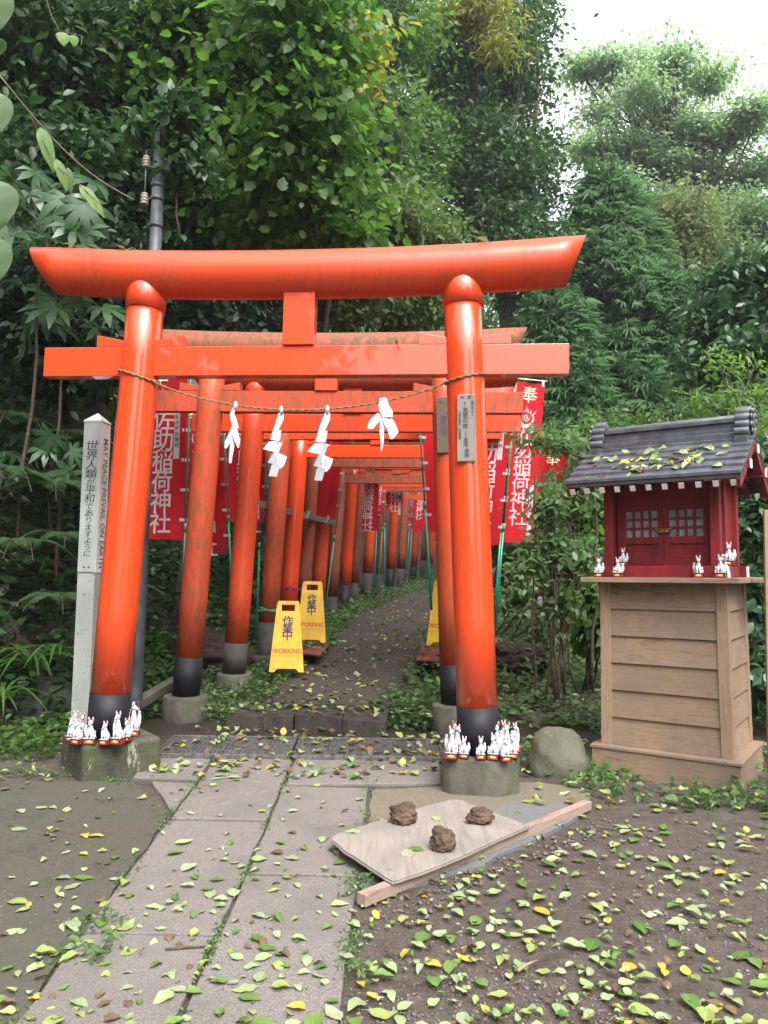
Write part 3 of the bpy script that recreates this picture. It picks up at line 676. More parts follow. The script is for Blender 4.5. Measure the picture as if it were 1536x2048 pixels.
def ribbon(t, pts, ws, name='paper'):
    mm = MB(); vs = []
    for (x, y, z), (wx, wy) in zip(pts, ws): vs += [(x - wx, y - wy, z), (x + wx, y + wy, z)]
    mm.add(vs, [(2 * i, 2 * i + 1, 2 * i + 3, 2 * i + 2) for i in range(len(pts) - 1)])
    o = mm.build(name, M['paper'], t, fix=False); md = o.modifiers.new('Solidify', 'SOLIDIFY'); md.thickness = .0012
tw, _ = streamer(472, 'twisted narrow paper streamer, nearest the pillar on the mossy footing', (.04,), .05, .1, 0, True)
ribbon(tw, [(0, -.01, -.01), (-.020, -.014, -.06), (-.004, -.02, -.11), (.010, -.015, -.165)], [(.012, .002), (.012, .01), (.020, .006), (.022, .0)])
ribbon(tw, [(-.008, -.016, -.155), (-.022, -.02, -.21), (-.040, -.03, -.265), (-.052, -.03, -.305)], [(.010, .004), (.014, .01), (.016, .012), (.006, .008)])
ribbon(tw, [(.002, -.016, -.155), (.008, -.02, -.20), (.026, -.03, -.245), (.036, -.028, -.30)], [(.012, .004), (.020, .01), (.018, .012), (.004, .002)])
ribbon(tw, [(-.004, -.02, -.21), (-.008, -.024, -.29), (-.016, -.024, -.36), (-.020, -.02, -.405)], [(.010, .004), (.012, .01), (.009, .010), (.008, .006)])
tw, _ = streamer(768, 'folded two-tailed paper streamer nearest the plaque pillar', (.04,), .05, .1, 0, True)
ribbon(tw, [(-.004, -.012, .02), (0, -.018, -.03), (.018, -.028, -.075), (.03, -.03, -.115)], [(.024, .002), (.034, .004), (.044, .006), (.034, .0)])
ribbon(tw, [(-.012, -.020, -.085), (-.048, -.026, -.125), (-.075, -.03, -.165), (-.088, -.03, -.195)], [(.030, .002), (.036, .006), (.028, .008), (.018, .004)])
ribbon(tw, [(.018, -.022, -.105), (.045, -.026, -.16), (.070, -.03, -.215), (.058, -.03, -.262)], [(.030, .004), (.038, .008), (.034, .008), (.010, .004)])
ribbon(tw, [(-.002, -.020, -.115), (-.010, -.024, -.20), (-.004, -.026, -.285), (-.010, -.026, -.345)], [(.014, .002), (.016, .004), (.009, .004), (.003, .0)])
# ------------------------------------------------------------------ banners
def jewel(cx, cz, s):
    """flaming wish jewel as printed on the cloth: flame crown, ring, eye, crescent"""
    V, Fc = [], []
    def ring(r0, r1, a0=0, a1=2 * math.pi, oy=0, n=26):
        b = len(V)
        for i in range(n + 1):
            a = a0 + (a1 - a0) * i / n; k = 1.0
            if a1 - a0 < 6: k = max(0, math.sin(math.pi * i / n)) ** .6
            rm = (r0 + r1) / 2; h = (r1 - r0) / 2 * k
            V.append(Vector((cx + (rm - h) * math.cos(a) * s, cz + ((rm - h) * math.sin(a) + oy) * s, 0))); V.append(Vector((cx + (rm + h) * math.cos(a) * s, cz + ((rm + h) * math.sin(a) + oy) * s, 0)))
        for i in range(n): Fc.append((b + 2 * i, b + 2 * i + 1, b + 2 * i + 3, b + 2 * i + 2))
    ring(.10, .20, 0, 2 * math.pi, .1); ring(.30, .38, R(150), R(395), .1); ring(.52, .70, R(150), R(400), 0)
    for k in range(7):
        a = R(25 + k * 21.6); r0, r1 = .50, (1.05 if k in (0, 6) else .85 if k != 3 else 1.1); b = len(V); w = .10
        sw = .25 * (1 if k < 3 else -1 if k > 3 else 0)
        for aa, rr in ((a - w, r0), (a + w, r0), (a + sw * .6 + .03, (r0 + r1) / 2), (a + sw, r1), (a + sw * .3 - .06, (r0 + r1) / 2)): V.append(Vector((cx + rr * math.cos(aa) * s, cz + rr * math.sin(aa) * s, 0)))
        Fc.append((b, b + 1, b + 2, b + 3, b + 4))
    return V, Fc
CH = ['佐', '助', '稲', '荷', '神', '社']
_tc = {}
def glyph(chs, size, bold, line, cuts):
    k = (chs, size, bold, line)
    if k not in _tc: _tc[k] = text_mesh(chs, size, bold, line, cuts=cuts)
    return _tc[k]
def banner(label, top, wdir, W=.5, H=1.8, pole_off=-1, pole_bot=None, pole_top=.06, strip=True, mat='cloth', ph=0.0, wave=.022, donor='坂本希昭・幹子', low=0.0, mirror=False, crumple=0, group='red prayer banners beside the gates', sag=0.0):
    """top: top corner on the pole side; wdir: unit vector away from the pole along the cloth"""
    wd = Vector(wdir).normalized(); nrm = Vector((wd.y, -wd.x, 0))
    if nrm.y > 0: nrm = -nrm
    t = thing('prayer_banner', label, 'banner', top, 0, group)
    pd = (Vector(pole_bot) - Vector(top)); pz = -pd.z; lean = Vector((pd.x / pz, pd.y / pz, 0))   # cloth hangs along the leaning pole
    def P(a, d, off=0.0):   # a 0..1 across, d metres down
        wv = wave * (math.sin(a * 5.2 + ph + d * .9) * (.4 + .6 * a) + .5 * math.sin(a * 11 + d * 2.3 + ph * 2)) + crumple * math.sin(d * 7 + a * 5 + ph) * a
        dd = d + sag * a * (1 - d / H * .5) + crumple * .8 * math.sin(a * 4 + ph)
        return wd * (a * W * (1 - crumple * .9 * math.sin(d * 3 + ph) ** 2)) + lean * d + nrm * (wv + off) + Vector((0, 0, -dd))
    nu, nv = 14, 44; m = MB()
    vs = [P(i / nu, H * j / nv) for j in range(nv + 1) for i in range(nu + 1)]
    m.add(vs, [(j * (nu + 1) + i, j * (nu + 1) + i + 1, (j + 1) * (nu + 1) + i + 1, (j + 1) * (nu + 1) + i) for j in range(nv) for i in range(nu)], 0, True)
    cl = m.build('cloth', M[mat], t, fix=False)
    flip = 1 if (CM.transposed() @ wd).x > 0 else -1
    if mirror: flip = -flip
    def put(mb, V, Fc, ca, cd):
        for off in (.0035, -.0035):
            mb.add([P(min(1, max(0, ca + flip * q.x / W)), cd - q.y, off) for q in V], Fc)
    main = MB(); gold = MB()
    V, Fc = glyph('奉', .22, 0, 1, 4); put(gold, V, Fc, .55, .16)
    V, Fc = jewel(0, 0, .15); put(main, V, Fc, .5, .44)
    if H > 1.5:
        V, Fc = glyph('\n'.join(CH), .245, .008, .86, 26); put(main, V, Fc, .46, 1.15)
    main.build('lettering', M['clothwhite'], cl, fix=False); gold.build('top_character', M['cream'], cl, fix=False)
    if strip:
        sm = MB(); sk = MB(); ca = .82 if flip > 0 else .18; hw = .03
        n = 12
        for off in (.004, -.004):
            vs = [P(ca + s_ * hw / W, .52 + low + .62 * j / n, off) for j in range(n + 1) for s_ in (-1, 1)]
            sm.add(vs, [(2 * j, 2 * j + 1, 2 * j + 3, 2 * j + 2) for j in range(n)])
        V, Fc = glyph('\n'.join(donor), .05, .012, 1.15, 6)
        for off in (.006, -.006): sk.add([P(ca + flip * q.x / W, .83 + low - q.y, off) for q in V], Fc)
        st = sm.build('name_strip', M['clothwhite'], cl, fix=False); sk.build('donor_name', M['ink'], cl, fix=False)
    # pole, crossbar, white tabs
    T = Vector((0, 0, 0)) - wd * .028
    pole = MB(); topp = T - lean * pole_top + Vector((0, 0, pole_top)); bot = Vector(pole_bot) - Vector(top) - wd * .028
    pole.tube([topp, T.lerp(bot, .55)], .0105, 8); pole.tube([T.lerp(bot, .55), bot], .0135, 8); pole.tube([T.lerp(bot, .54), T.lerp(bot, .57)], .0165, 8); pole.build('pole', M['polegreen'], t)
    cb = MB(); cb.tube([T + Vector((0, 0, pole_top * .6)), P(1, 0) + wd * .03 + Vector((0, 0, pole_top * .6 - sag * .9))], .007, 8); cb.build('crossbar', M['white'], t)
    for a in (.06, .94):
        tb = MB(); p0 = P(a, .04); p1 = P(a, 0) + Vector((0, 0, pole_top * .6 + .01)); tb.bar(p0, p1, .035, .012, nrm); tb.build('tab', M['clothwhite'], t)
    for k in range(6):
        d = H * (k + .35) / 6; tb = MB(); p1 = P(.07, d); p0 = lean * d + Vector((0, 0, -d)) - wd * .045; tb.bar(p0, p1, .012, .03, (0, 0, 1)); tb.build('tab', M['clothwhite'], t)
    return t
def ban_px(label, ut, vt, ub, vb, Y, wx, wy=0.0, vtop=None, **k):
    top = at(ut, vt, Y); bot = at(ub, vb, Y); return banner(label, top, (wx, wy, 0), pole_bot=bot, **k)
DN = ['坂本希昭・幹子', '祈願成就迎隆昌', '家内安全吉日', '商売繁盛奉納']
ban_px('red banner with large white characters just behind the front gate pillar by the peace pole', 377, 722, 356, 1330, 7.75, -1, .10, W=.52, H=1.83, mat='cloth', donor=DN[1], strip=True, low=-.13, ph=.4)
ban_px('red banner just past the second gate, half hidden behind its bank-side pillar', 440, 800, 461, 1230, 8.6, -1, .05, W=.50, H=1.72, ph=1.7, donor=DN[0], strip=False)
ban_px('red banner with a long name strip between second and third gate pillars by the bank', 535, 790, 520, 1330, 9.7, -1, .25, W=.58, H=1.62, mat='cloth', ph=2.6, donor=DN[0], low=.45)
ban_px('dark red banner beside the third gate, only its lower corner showing', 523, 815, 508, 1320, 10.9, -1, .2, W=.34, H=2.0, ph=.9, strip=False)
ban_px('dark red banner behind the tied wooden rail', 640, 850, 592, 1290, 11.9, 1, -.1, W=.40, H=1.45, ph=1.1, strip=False)
ban_px('dark red banner on a leaning green pole just past the wooden rail', 697, 840, 640, 1270, 13.0, -1, .15, W=.5, H=1.65, ph=2.0, strip=False)
ban_px('red banner with mirrored characters behind the slim brown gate pillar', 722, 900, 712, 1205, 16.6, 1, -.05, W=.42, H=1.75, ph=2.9, strip=False, mirror=True)
ban_px('red banner beyond the pillar with a dark pole along its edge', 757, 880, 746, 1200, 18.6, -1, .0, W=.30, H=2.05, mat='cloth2', ph=.2, strip=False)
ban_px('narrow bright red banner on a green pole left of the short banner', 776, 890, 752, 1195, 19.0, -1, .1, W=.36, H=1.60, mat='cloth2', ph=1.4, strip=False)
ban_px('short red banner with readable shrine characters deep in the row', 773, 885, 771, 1185, 19.4, 1, -.2, W=.42, H=1.78, mat='cloth2', ph=2.2, donor=DN[2], low=.7)
ban_px('crumpled red banner farthest along the path', 832, 925, 812, 1165, 24.0, 1, -.1, W=.52, H=2.15, mat='cloth2', ph=.6, crumple=.06, strip=False)
ban_px('red banner edge on the far green pole close to the bend', 830, 935, 815, 1165, 23.0, -1, .1, W=.22, H=1.65, mat='cloth2', ph=1.9, strip=False)
ban_px('red banner hidden behind the plaque pillars, its leaning green pole showing', 838, 755, 868, 1220, 8.6, 1, .3, W=.55, H=1.75, mat='cloth2', ph=1.2, strip=False)
ban_px('dark red banner beside the front plaque pillar with a green pole along its edge', 1027, 770, 982, 1290, 8.9, -1, .1, W=.50, H=1.88, mat='cloth', ph=.8, donor=DN[3], low=-.25)
ban_px('tall bright red banner under a white crossbar, flaming jewel at its top, beside the shrub', 1028, 762, 988, 1300, 9.3, 1, .35, W=.42, H=1.98, mat='cloth2', ph=2.1, donor=DN[0], low=.75, sag=.0)
ban_px('red banner behind the tall bright one, seen through the shrub leaves', 1076, 900, 1048, 1215, 11.2, .75, -.6, W=.46, H=1.45, mat='cloth2', ph=.3, donor=DN[3], low=.3)
ban_px('red banner farthest back through the shrub, nearly hidden by leaves', 1118, 905, 1098, 1190, 13.5, .8, -.5, W=.50, H=1.5, mat='cloth2', ph=1.5, strip=False)
# ------------------------------------------------------------------ wooden rail tied across pillars
ra, rb = at(522, 1009, 9.05), at(668, 1046, 12.3)
rl = thing('wooden_rail', 'grey wooden rail tied across the bank-side pillars with rope', 'rail', ra)
m = MB(); m.bar((0, 0, 0), rb - ra, .03, .085); m.build('bar', M['greywood'], rl, bevel=.003)
for k, f in enumerate((.22, .55, .85)):
    p = (rb - ra) * f; m = MB()
    for j in range(3):
        ring = [p + Vector((.035 * math.cos(a) + .012 * (j - 1), .05 * math.sin(a) - .02, .065 * math.sin(a + .6) + .01 * j)) for a in [2 * math.pi * i / 14 for i in range(15)]]
        m.tube(ring, .008, 6)
    if k == 0:
        for sgn in (1, -1, .4):
            m.tube([p + Vector((.01 * sgn, -.06, 0)), p + Vector((.03 * sgn, -.085, -.08)), p + Vector((.02 * sgn - .02, -.08, -.17 - .1 * (sgn == .4))), p + Vector((.03 * sgn - .03, -.08, -.24 - .16 * (sgn == .4)))], .009, 6)
        m.tube([p + Vector((0, -.06, .02)), p + Vector((.05, -.07, .09)), p + Vector((.09, -.07, .06))], .008, 6)
    m.build('rope_tie', M['greyrope'], rl)
# ------------------------------------------------------------------ yellow working signs
def work_sign(label, p, yaw, h=.70, twine=None):
    t = thing('warning_sign', label, 'floor sign', p, yaw, 'yellow working signs')
    wb, wt = .345 * h / .7, .225 * h / .7
    def panel(name, sgn):
        lean = .085; m = MB()
        def W(z): return (wb + (wt - wb) * z / h) / 2
        def Pt(x, z, y=0): return (x, sgn * (lean * (1 - z / h) + .004) + sgn * y, z)
        th = .022
        def poly(pts): m.prism([Pt(x, z) for x, z in pts], (0, sgn * th, 0))
        hz0, hz1 = h * .855, h * .945; hw = wt * .29; e = .035
        poly([(-W(.0), 0), (-W(0) + .055, 0), (-W(0) + .085, e), (W(0) - .085, e), (W(0) - .055, 0), (W(0), 0), (W(hz0), hz0), (-W(hz0), hz0)])
        poly([(-W(hz0), hz0 + .0005), (-hw, hz0 + .0005), (-hw, hz1), (-W(hz1), hz1)]); poly([(hw, hz0 + .0005), (W(hz0), hz0 + .0005), (W(hz1), hz1), (hw, hz1)])
        poly([(-W(hz1), hz1 + .0005), (W(hz1), hz1 + .0005), (W(h) - .012, h), (-W(h) + .012, h)])
        p_ = m.build(name, M['yellow'], t, bevel=.004)
        if sgn < 0:
            rim = MB()
            zz0, zz1 = h * .235, h * .83
            for (x0, z0), (x1, z1) in (((-W(zz0) + .022, zz0), (W(zz0) - .022, zz0)), ((-W(zz0) + .022, zz0), (-W(zz1) + .016, zz1)), ((W(zz0) - .022, zz0), (W(zz1) - .016, zz1))):
                rim.bar(Pt(x0, z0, th + .001), Pt(x1, z1, th + .001), .006, .007, (0, -1, 0))
            for k in range(9):
                x = (k - 4) * .026; zt = .155 - abs(k - 4) * .010 
                rim.bar(Pt(x * 1.0, .075 - abs(k - 4) * .004, th + .0005), Pt(x * .55, zt, th + .0005), .004, .004, (0, -1, 0))
            rim.build('rim', M['yellow'], p_)
            def txt(body, sz, z, mat, nm, line=1, bold=.02, xs=1.0, x0=.0):
                V, Fc = text_mesh(body, sz, bold, line, xs=xs); k = h / .7
                mm = MB(); mm.add([Pt((q.x + x0) * k, (q.y + z) * k, th + .0022) for q in V], Fc); mm.build(nm, mat, p_, fix=False)
            txt('作\n業\n中', .112, .425, M['navy'], 'characters', .62, .016); txt('WORKING', .066, .205, M['red_ink'], 'word', 1, .022, .92)
        return p_
    panel('front_panel', -1); panel('back_panel', 1)
    m = MB(); m.tube([(-.07, 0, h - .02), (.07, 0, h - .02)], .012, 10); m.build('handle', M['yellow'], t)
    if twine:
        m = MB(); n = 3
        for j in range(n): m.tube([(-wt * .32, -.03, h * .88), (-wt * .7, -.02, h * (.87 - .012 * j)), (-.30, .08, h * (.84 + .03 * j)), (-.36, .16, h * .86)], .005, 5)
        m.build('twine', twine, t)
    return t
p = at(573, 1342, 8.35); work_sign('nearer yellow folding sign reading WORKING on the path edge, green twine tied to its handle', p, R(6), .745, M['greentwine'])
p = at(622, 1284, 10.0); work_sign('farther yellow folding sign reading WORKING standing on a dark red board', p, R(2), .775, M['blue'])
p = at(888, 1290, 9.1); work_sign('yellow folding sign mostly hidden behind the plaque pillars', p, R(-18), .76)
def red_board(label, pts, z):
    m = MB(); P = [Vector(gnd(u, v, z)) for u, v in pts]; c = sum(P, Vector()) / len(P); m.prism([q - c for q in P], (0, 0, .022)); tag(m.build('red_board', M['redboard'], None, c, .003), label, 'board')
red_board('dark red board lying under the farther yellow sign', [(600, 1309), (640, 1314), (665, 1284), (600, 1276)], .40)
red_board('dark red board lying on the path edge beside the plaque pillars', [(832, 1322), (985, 1330), (1010, 1290), (845, 1287)], .39)
# ------------------------------------------------------------------ peace pole
pb = at(166, 1490, 6.05); ptop = at(184, 832, 6.05); pz = ptop.z - pb.z
pp = thing('peace_pole', 'grey square post reading MAY PEACE PREVAIL ON EARTH beside the front gate', 'peace pole', (pb.x, pb.y, pb.z - .15), R(-33))
pp.rotation_euler = (R(0), R(-.2), R(-8))
w = .142; Hh = pz + .15
m = MB(); m.box((0, 0, Hh * .27), (w, w, Hh * .54)); m.build('lower_shaft', M['polerust'], pp, bevel=.003)
z0 = Hh * .54; z1 = Hh - .06
m = MB(); m.box((0, 0, (z0 + z1) / 2), (w + .004, w + .004, z1 - z0)); m.build('upper_shaft', M['polepaint'], pp, bevel=.003)
m = MB(); m.box((w / 2 + .003, 0, (z0 + z1) / 2), (.004, w * .97, z1 - z0 - .02)); side = m.build('side_plate', M['polewhite'], pp)
m = MB(); m.add([(-w * .54, -w * .54, z1 + .001), (w * .54, -w * .54, z1 + .001), (w * .54, w * .54, z1 + .001), (-w * .54, w * .54, z1 + .001), (-w * .54, -w * .54, z1 + .012), (w * .54, -w * .54, z1 + .012), (w * .54, w * .54, z1 + .012), (-w * .54, w * .54, z1 + .012), (0, 0, z1 + .085)], [(0, 1, 2, 3), (0, 4, 5, 1), (1, 5, 6, 2), (2, 6, 7, 3), (3, 7, 4, 0), (4, 8, 5), (5, 8, 6), (6, 8, 7), (7, 8, 4)]); m.build('cap', M['polewhite'], pp)
Lz = z1 - z0; k = Lz
body = [('世', .115), ('界', .105), ('人', .105), ('類', .105), ('が', .075), ('平', .10), ('和', .095), ('で', .075), ('あ', .085), ('り', .075), ('ま', .075), ('す', .075), ('よ', .075), ('う', .07), ('に', .075)]
m = MB(); zc = z1 - .155; 
tot = sum(s for _, s in body) * .93; f = (Lz - .28) / tot
for ch, s in body:
    V, Fc = text_mesh(ch, s * f * 1.02, 0, 1, shear=.10, xs=1.30); zc -= s * f * .93 / 2
    m.add([(q.x, -w / 2 - .0035, q.y + zc) for q in V], Fc); zc -= s * f * .93 / 2
m.build('japanese_lettering', M['ink'], pp, fix=False)
V, Fc = text_mesh('MAY PEACE PREVAIL ON EARTH', .100, .006, 1, align='CENTER'); xs = [q.x for q in V]; f = (Lz - .17) / (max(xs) - min(xs)); zc = (z0 + z1) / 2 - .04
m = MB(); m.add([(w / 2 + .0062, q.y * 1.0, zc - q.x * f) for q in V], Fc); m.build('english_lettering', simple('bronze_ink', (.10, .075, .06), .6), side, fix=False)
m = MB(); m.box((0, -w / 2 - .004, z0 + .012), (w * .98, .004, .004)); m.ell((-.02, -w / 2 - .003, z0 + .05), (.008, .004, .008)); m.ell((.02, -w / 2 - .003, z0 + .05), (.008, .004, .008)); m.build('rivets', M['rust'], pp)
# ------------------------------------------------------------------ grey utility pole
ub_, ut_ = at(270, 1385, 6.75), at(321, 265, 6.75)
up = thing('utility_pole', 'grey steel utility pole behind the front gate with two insulators', 'utility pole', ub_)
d = ut_ - ub_; m = MB(); m.tube([(0, 0, -.4), (0, 0, 0), d * .5, d], [.068, .066, .058, .052], 20); m.build('shaft', M['steel'], up)
m = MB(); m.tube([d - d.normalized() * .02, d + Vector((0, 0, .035)), d + Vector((0, 0, .06))], [.05, .035, .015], 16); m.build('cap', M['steel'], up)
for f in (.90, .875, .825): m = MB(); m.tube([d * (f - .004), d * (f + .004)], .06, 18); m.build('band', M['steel'], up)
for u, v in ((293, 324), (289, 398)):
    q = at(u, v, 6.72) - ub_; m = MB(); m.lathe([(.012, -.055), (.034, -.05), (.036, -.035), (.02, -.03), (.036, -.02), (.037, -.008), (.02, -.002), (.036, .008), (.036, .022), (.02, .028), (.032, .036), (.03, .05), (.01, .056)], q, 16); m.build('insulator', M['ceramic'], up)
m = MB(); m.tube([at(293, 300, 6.72) - ub_, at(289, 415, 6.72) - ub_], .007, 6); m.build('insulator_rod', M['steel'], up)
for v in (330, 400): m = MB(); m.tube([at(291, v, 6.72) - ub_, d * (.93 if v == 330 else .88)], .008, 6); m.build('bracket', M['steel'], up)
wire = thing('overhead_wire', 'thin slack wire running down from the leaves to the grey pole', 'wire', at(0, 152, 5.2))
a, b = at(0, 152, 5.2), at(268, 400, 6.7); m = MB(); m.tube([Vector((0, 0, 0)) + (b - a) * f - Vector((0, 0, .12 * math.sin(math.pi * f))) for f in [i / 14 for i in range(15)]], .006, 6); m.build('strand', M['greyrope'], wire)
# ------------------------------------------------------------------ pedestal and miniature shrine
TH = R(35); SROT = Matrix.Rotation(-.018, 3, 'Y') @ Matrix.Rotation(-TH, 3, 'Z'); SEUL = SROT.to_euler()
frc = Vector((2.352, 5.10, -.02))                      # front right corner of the plinth
SO = frc - SROT @ Vector((.4975, -.40, 0))
ped = thing('wooden_pedestal', 'clapboard cedar pedestal carrying the small red shrine', 'pedestal', SO); ped.rotation_euler = SEUL
m = MB(); m.box((0, -.39, .07), (.995, .022, .26)); m.box((0, .39, .07), (.995, .022, .26)); m.build('plinth_board', M['cedar'], ped, bevel=.003)
for s in (-1, 1): m = MB(); m.box((s * .4865, 0, .07), (.022, .757, .26)); m.build('plinth_board', M['cedarY'], ped, bevel=.003)
m = MB(); lip = .508; ly = .41; iw = .43; iy = .33
for a, b in (((-lip, -ly), (lip, -ly)), ((lip, -ly), (lip, ly)), ((lip, ly), (-lip, ly)), ((-lip, ly), (-lip, -ly))):
    ia = (a[0] * iw / lip, a[1] * iy / ly); ib = (b[0] * iw / lip, b[1] * iy / ly)
    m.add([(a[0], a[1], .202), (b[0], b[1], .202), (ib[0], ib[1], .202), (ia[0], ia[1], .202), (a[0], a[1], .222), (b[0], b[1], .222), (ib[0], ib[1], .228), (ia[0], ia[1], .228)], [(0, 1, 2, 3), (4, 5, 6, 7), (0, 1, 5, 4), (1, 2, 6, 5), (2, 3, 7, 6), (3, 0, 4, 7)])
m.build('plinth_cap', M['cedar'], ped, bevel=.002)
bw, bd, bz0, bz1 = .445, .35, .226, 1.385
pw = .078
tp = .975
def tx(z): return 1 - (1 - tp) * (z - bz0) / (bz1 - bz0)
for sx in (-1, 1):
    for sy in (-1, 1):
        m = MB(); x0, x1 = bw - pw, bw; y0, y1 = bd - pw, bd
        bot = [(sx * x0, sy * y0), (sx * x1, sy * y0), (sx * x1, sy * y1), (sx * x0, sy * y1)]
        m.add([(x, y, bz0) for x, y in bot] + [(x * tp, y * tp, bz1) for x, y in bot], [(0, 1, 2, 3), (4, 5, 6, 7), (0, 1, 5, 4), (1, 2, 6, 5), (2, 3, 7, 6), (3, 0, 4, 7)])
        m.build('corner_post', M['cedarZ'], ped, bevel=.003)
nb = 6; bh = (bz1 - bz0) / nb
for face in range(4):
    m = MB()
    for k in range(nb):
        za, zb = bz0 + k * bh + .002, bz0 + (k + 1) * bh + .004
        out = {0: (0, -1), 1: (1, 0), 2: (0, 1), 3: (-1, 0)}[face]
        half = (bw if out[0] == 0 else bd) - pw * .9
        dep = bd if out[0] == 0 else bw
        pts = []
        for z, o0, o1 in ((za, -.030, -.004), (zb, -.036, -.020)):
            for o in (o0, o1):
                for s in (-1, 1):
                    l = s * half * tx(z) + 0; dd = (dep + o) * tx(z)
                    pts.append((l, -dd, z) if face == 0 else (dd, l, z) if face == 1 else (l, dd, z) if face == 2 else (-dd, l, z))
        m.add(pts, [(0, 1, 3, 2), (4, 5, 7, 6), (0, 1, 5, 4), (2, 3, 7, 6), (0, 2, 6, 4), (1, 3, 7, 5)])
    m.build('clapboards', M['cedar'] if face % 2 == 0 else M['cedarY'], ped, bevel=.002)
m = MB(); sh = []
for a, b in ((-.53, .20), (.20, .53)): pass
m.box((0, -.02, 1.404), (1.06, .92, .036)); m.build('shelf_board', M['cedar'], ped, bevel=.003)
m = MB(); m.box((.60, .08, 1.402), (.13, .20, .03)); m.box((.62, .29, 1.402), (.15, .19, .03)); m.build('shelf_end_board', M['cedarY'], ped, bevel=.003)
SZ = 1.4225
shr = thing('miniature_shrine', 'small dark red shrine with grey metal roof and lattice doors', 'miniature shrine', SO + SROT @ Vector((0, 0, SZ))); shr.rotation_euler = SEUL
W2, D2 = .40, .33; yF = -D2
def SP(name, m, mat, par=None, bevel=.002): return m.build(name, mat, par or shr, bevel=bevel)
m = MB(); m.box((0, yF - .02, .04), (2 * W2 + .10, .08, .08)); m.box((0, D2, .04), (2 * W2 + .10, .08, .08)); SP('sill_beam', m, M['shrine'])
m = MB()
for y in (yF - .02, D2): m.box((W2 + .0515, y, .04), (.006, .077, .077)); m.box((-W2 - .0515, y, .04), (.006, .077, .077))
SP('sill_end', m, M['endwhite'])
m = MB(); m.box((W2 - .03, 0, .04), (.07, 2 * D2 - .06, .075)); m.box((-W2 + .03, 0, .04), (.07, 2 * D2 - .06, .075)); SP('side_sill', m, M['shrine'])
PH = .60
for sx in (-1, 1):
    for sy in (-1, 1):
        m = MB(); m.box((sx * (W2 - .033), sy * (D2 - .033), .08 + PH / 2), (.066, .066, PH)); SP('post', m, M['shrine'], bevel=.004)
for sx in (-1, 1):
    m = MB(); m.box((sx * (W2 - .045), 0, .38), (.02, 2 * D2 - .133, .60)); SP('side_wall', m, M['shrine'])
    m = MB(); m.box((sx * (W2 - .03), -.05, .38), (.03, .045, .60)); SP('side_batten', m, M['shrine'])
m = MB(); m.box((0, D2 - .05, .38), (2 * W2 - .133, .02, .60)); SP('back_wall', m, M['shrine'])
dy = yF + .115
m = MB(); m.box((0, dy, .105), (2 * W2 - .133, .03, .05)); m.box((0, dy, .60), (2 * W2 - .133, .03, .16)); m.box((-.335, dy, .325), (.0, .03, .39))
for s in (-1, 1): m.box((s * .322, dy, .325), (.025, .03, .388))
SP('door_frame', m, M['shrine'])
for s in (-1, 1):
    cx = s * .1545; dw = .305; z0, z1 = .131, .519; m = MB(); st = .035; zmid = .265
    m.box((cx - dw / 2 + st / 2, dy, (z0 + z1) / 2), (st, .026, z1 - z0)); m.box((cx + dw / 2 - st / 2, dy, (z0 + z1) / 2), (st, .026, z1 - z0))
    iw_ = dw - 2 * st
    for z, h in ((z0 + .018, .036), (zmid, .05), (z1 - .018, .036)): m.box((cx, dy, z), (iw_ - .001, .025, h))
    m.box((cx, dy + .008, (z0 + zmid) / 2 + .005), (iw_ - .001, .012, zmid - z0 - .062))
    d = SP('door', m, M['shrine'], bevel=.002)
    m = MB(); pz0, pz1 = zmid + .025, z1 - .036
    for i in range(1, 4): m.box((cx - iw_ / 2 + iw_ * i / 4, dy - .001, (pz0 + pz1) / 2), (.016, .018, pz1 - pz0 - .001))
    for j in range(1, 3):
        for i in range(4): m.box((cx - iw_ / 2 + iw_ * (i + .5) / 4, dy - .001, pz0 + (pz1 - pz0) * j / 3), (iw_ / 4 - .0175, .016, .016))
    SP('lattice', m, M['shrine'], d, .001)
    m = MB(); m.box((cx, dy + .007, (pz0 + pz1) / 2), (iw_ - .002, .004, pz1 - pz0 - .002)); SP('pane', m, M['glass'], d, 0)
m = MB(); m.box((0, dy - .022, .345), (.125, .012, .012)); m.ell((0, dy - .025, .330), (.045, .010, .014)); m.ell((-.05, dy - .025, .345), (.012, .012, .012)); m.ell((.05, dy - .025, .345), (.012, .012, .012)); SP('latch', m, M['brass'], bevel=0)
m = MB()
for sx in (-1, 1): m.box((sx * (W2 - .03), yF - .06, .69), (.07, .10, .07))
m.box((0, yF + .02, .705), (2 * W2 + .12, .06, .07)); m.box((0, D2 - .02, .705), (2 * W2 + .12, .06, .07)); m.box((0, -.0, .705), (2 * W2 - .02, 2 * D2 - .11, .05)); SP('head_beam', m, M['shrine'])
m = MB()
for sx in (-1, 1): m.box((sx * (W2 - .03), yF - .116, .69), (.078, .010, .078))
SP('beam_end', m, M['endwhite'])
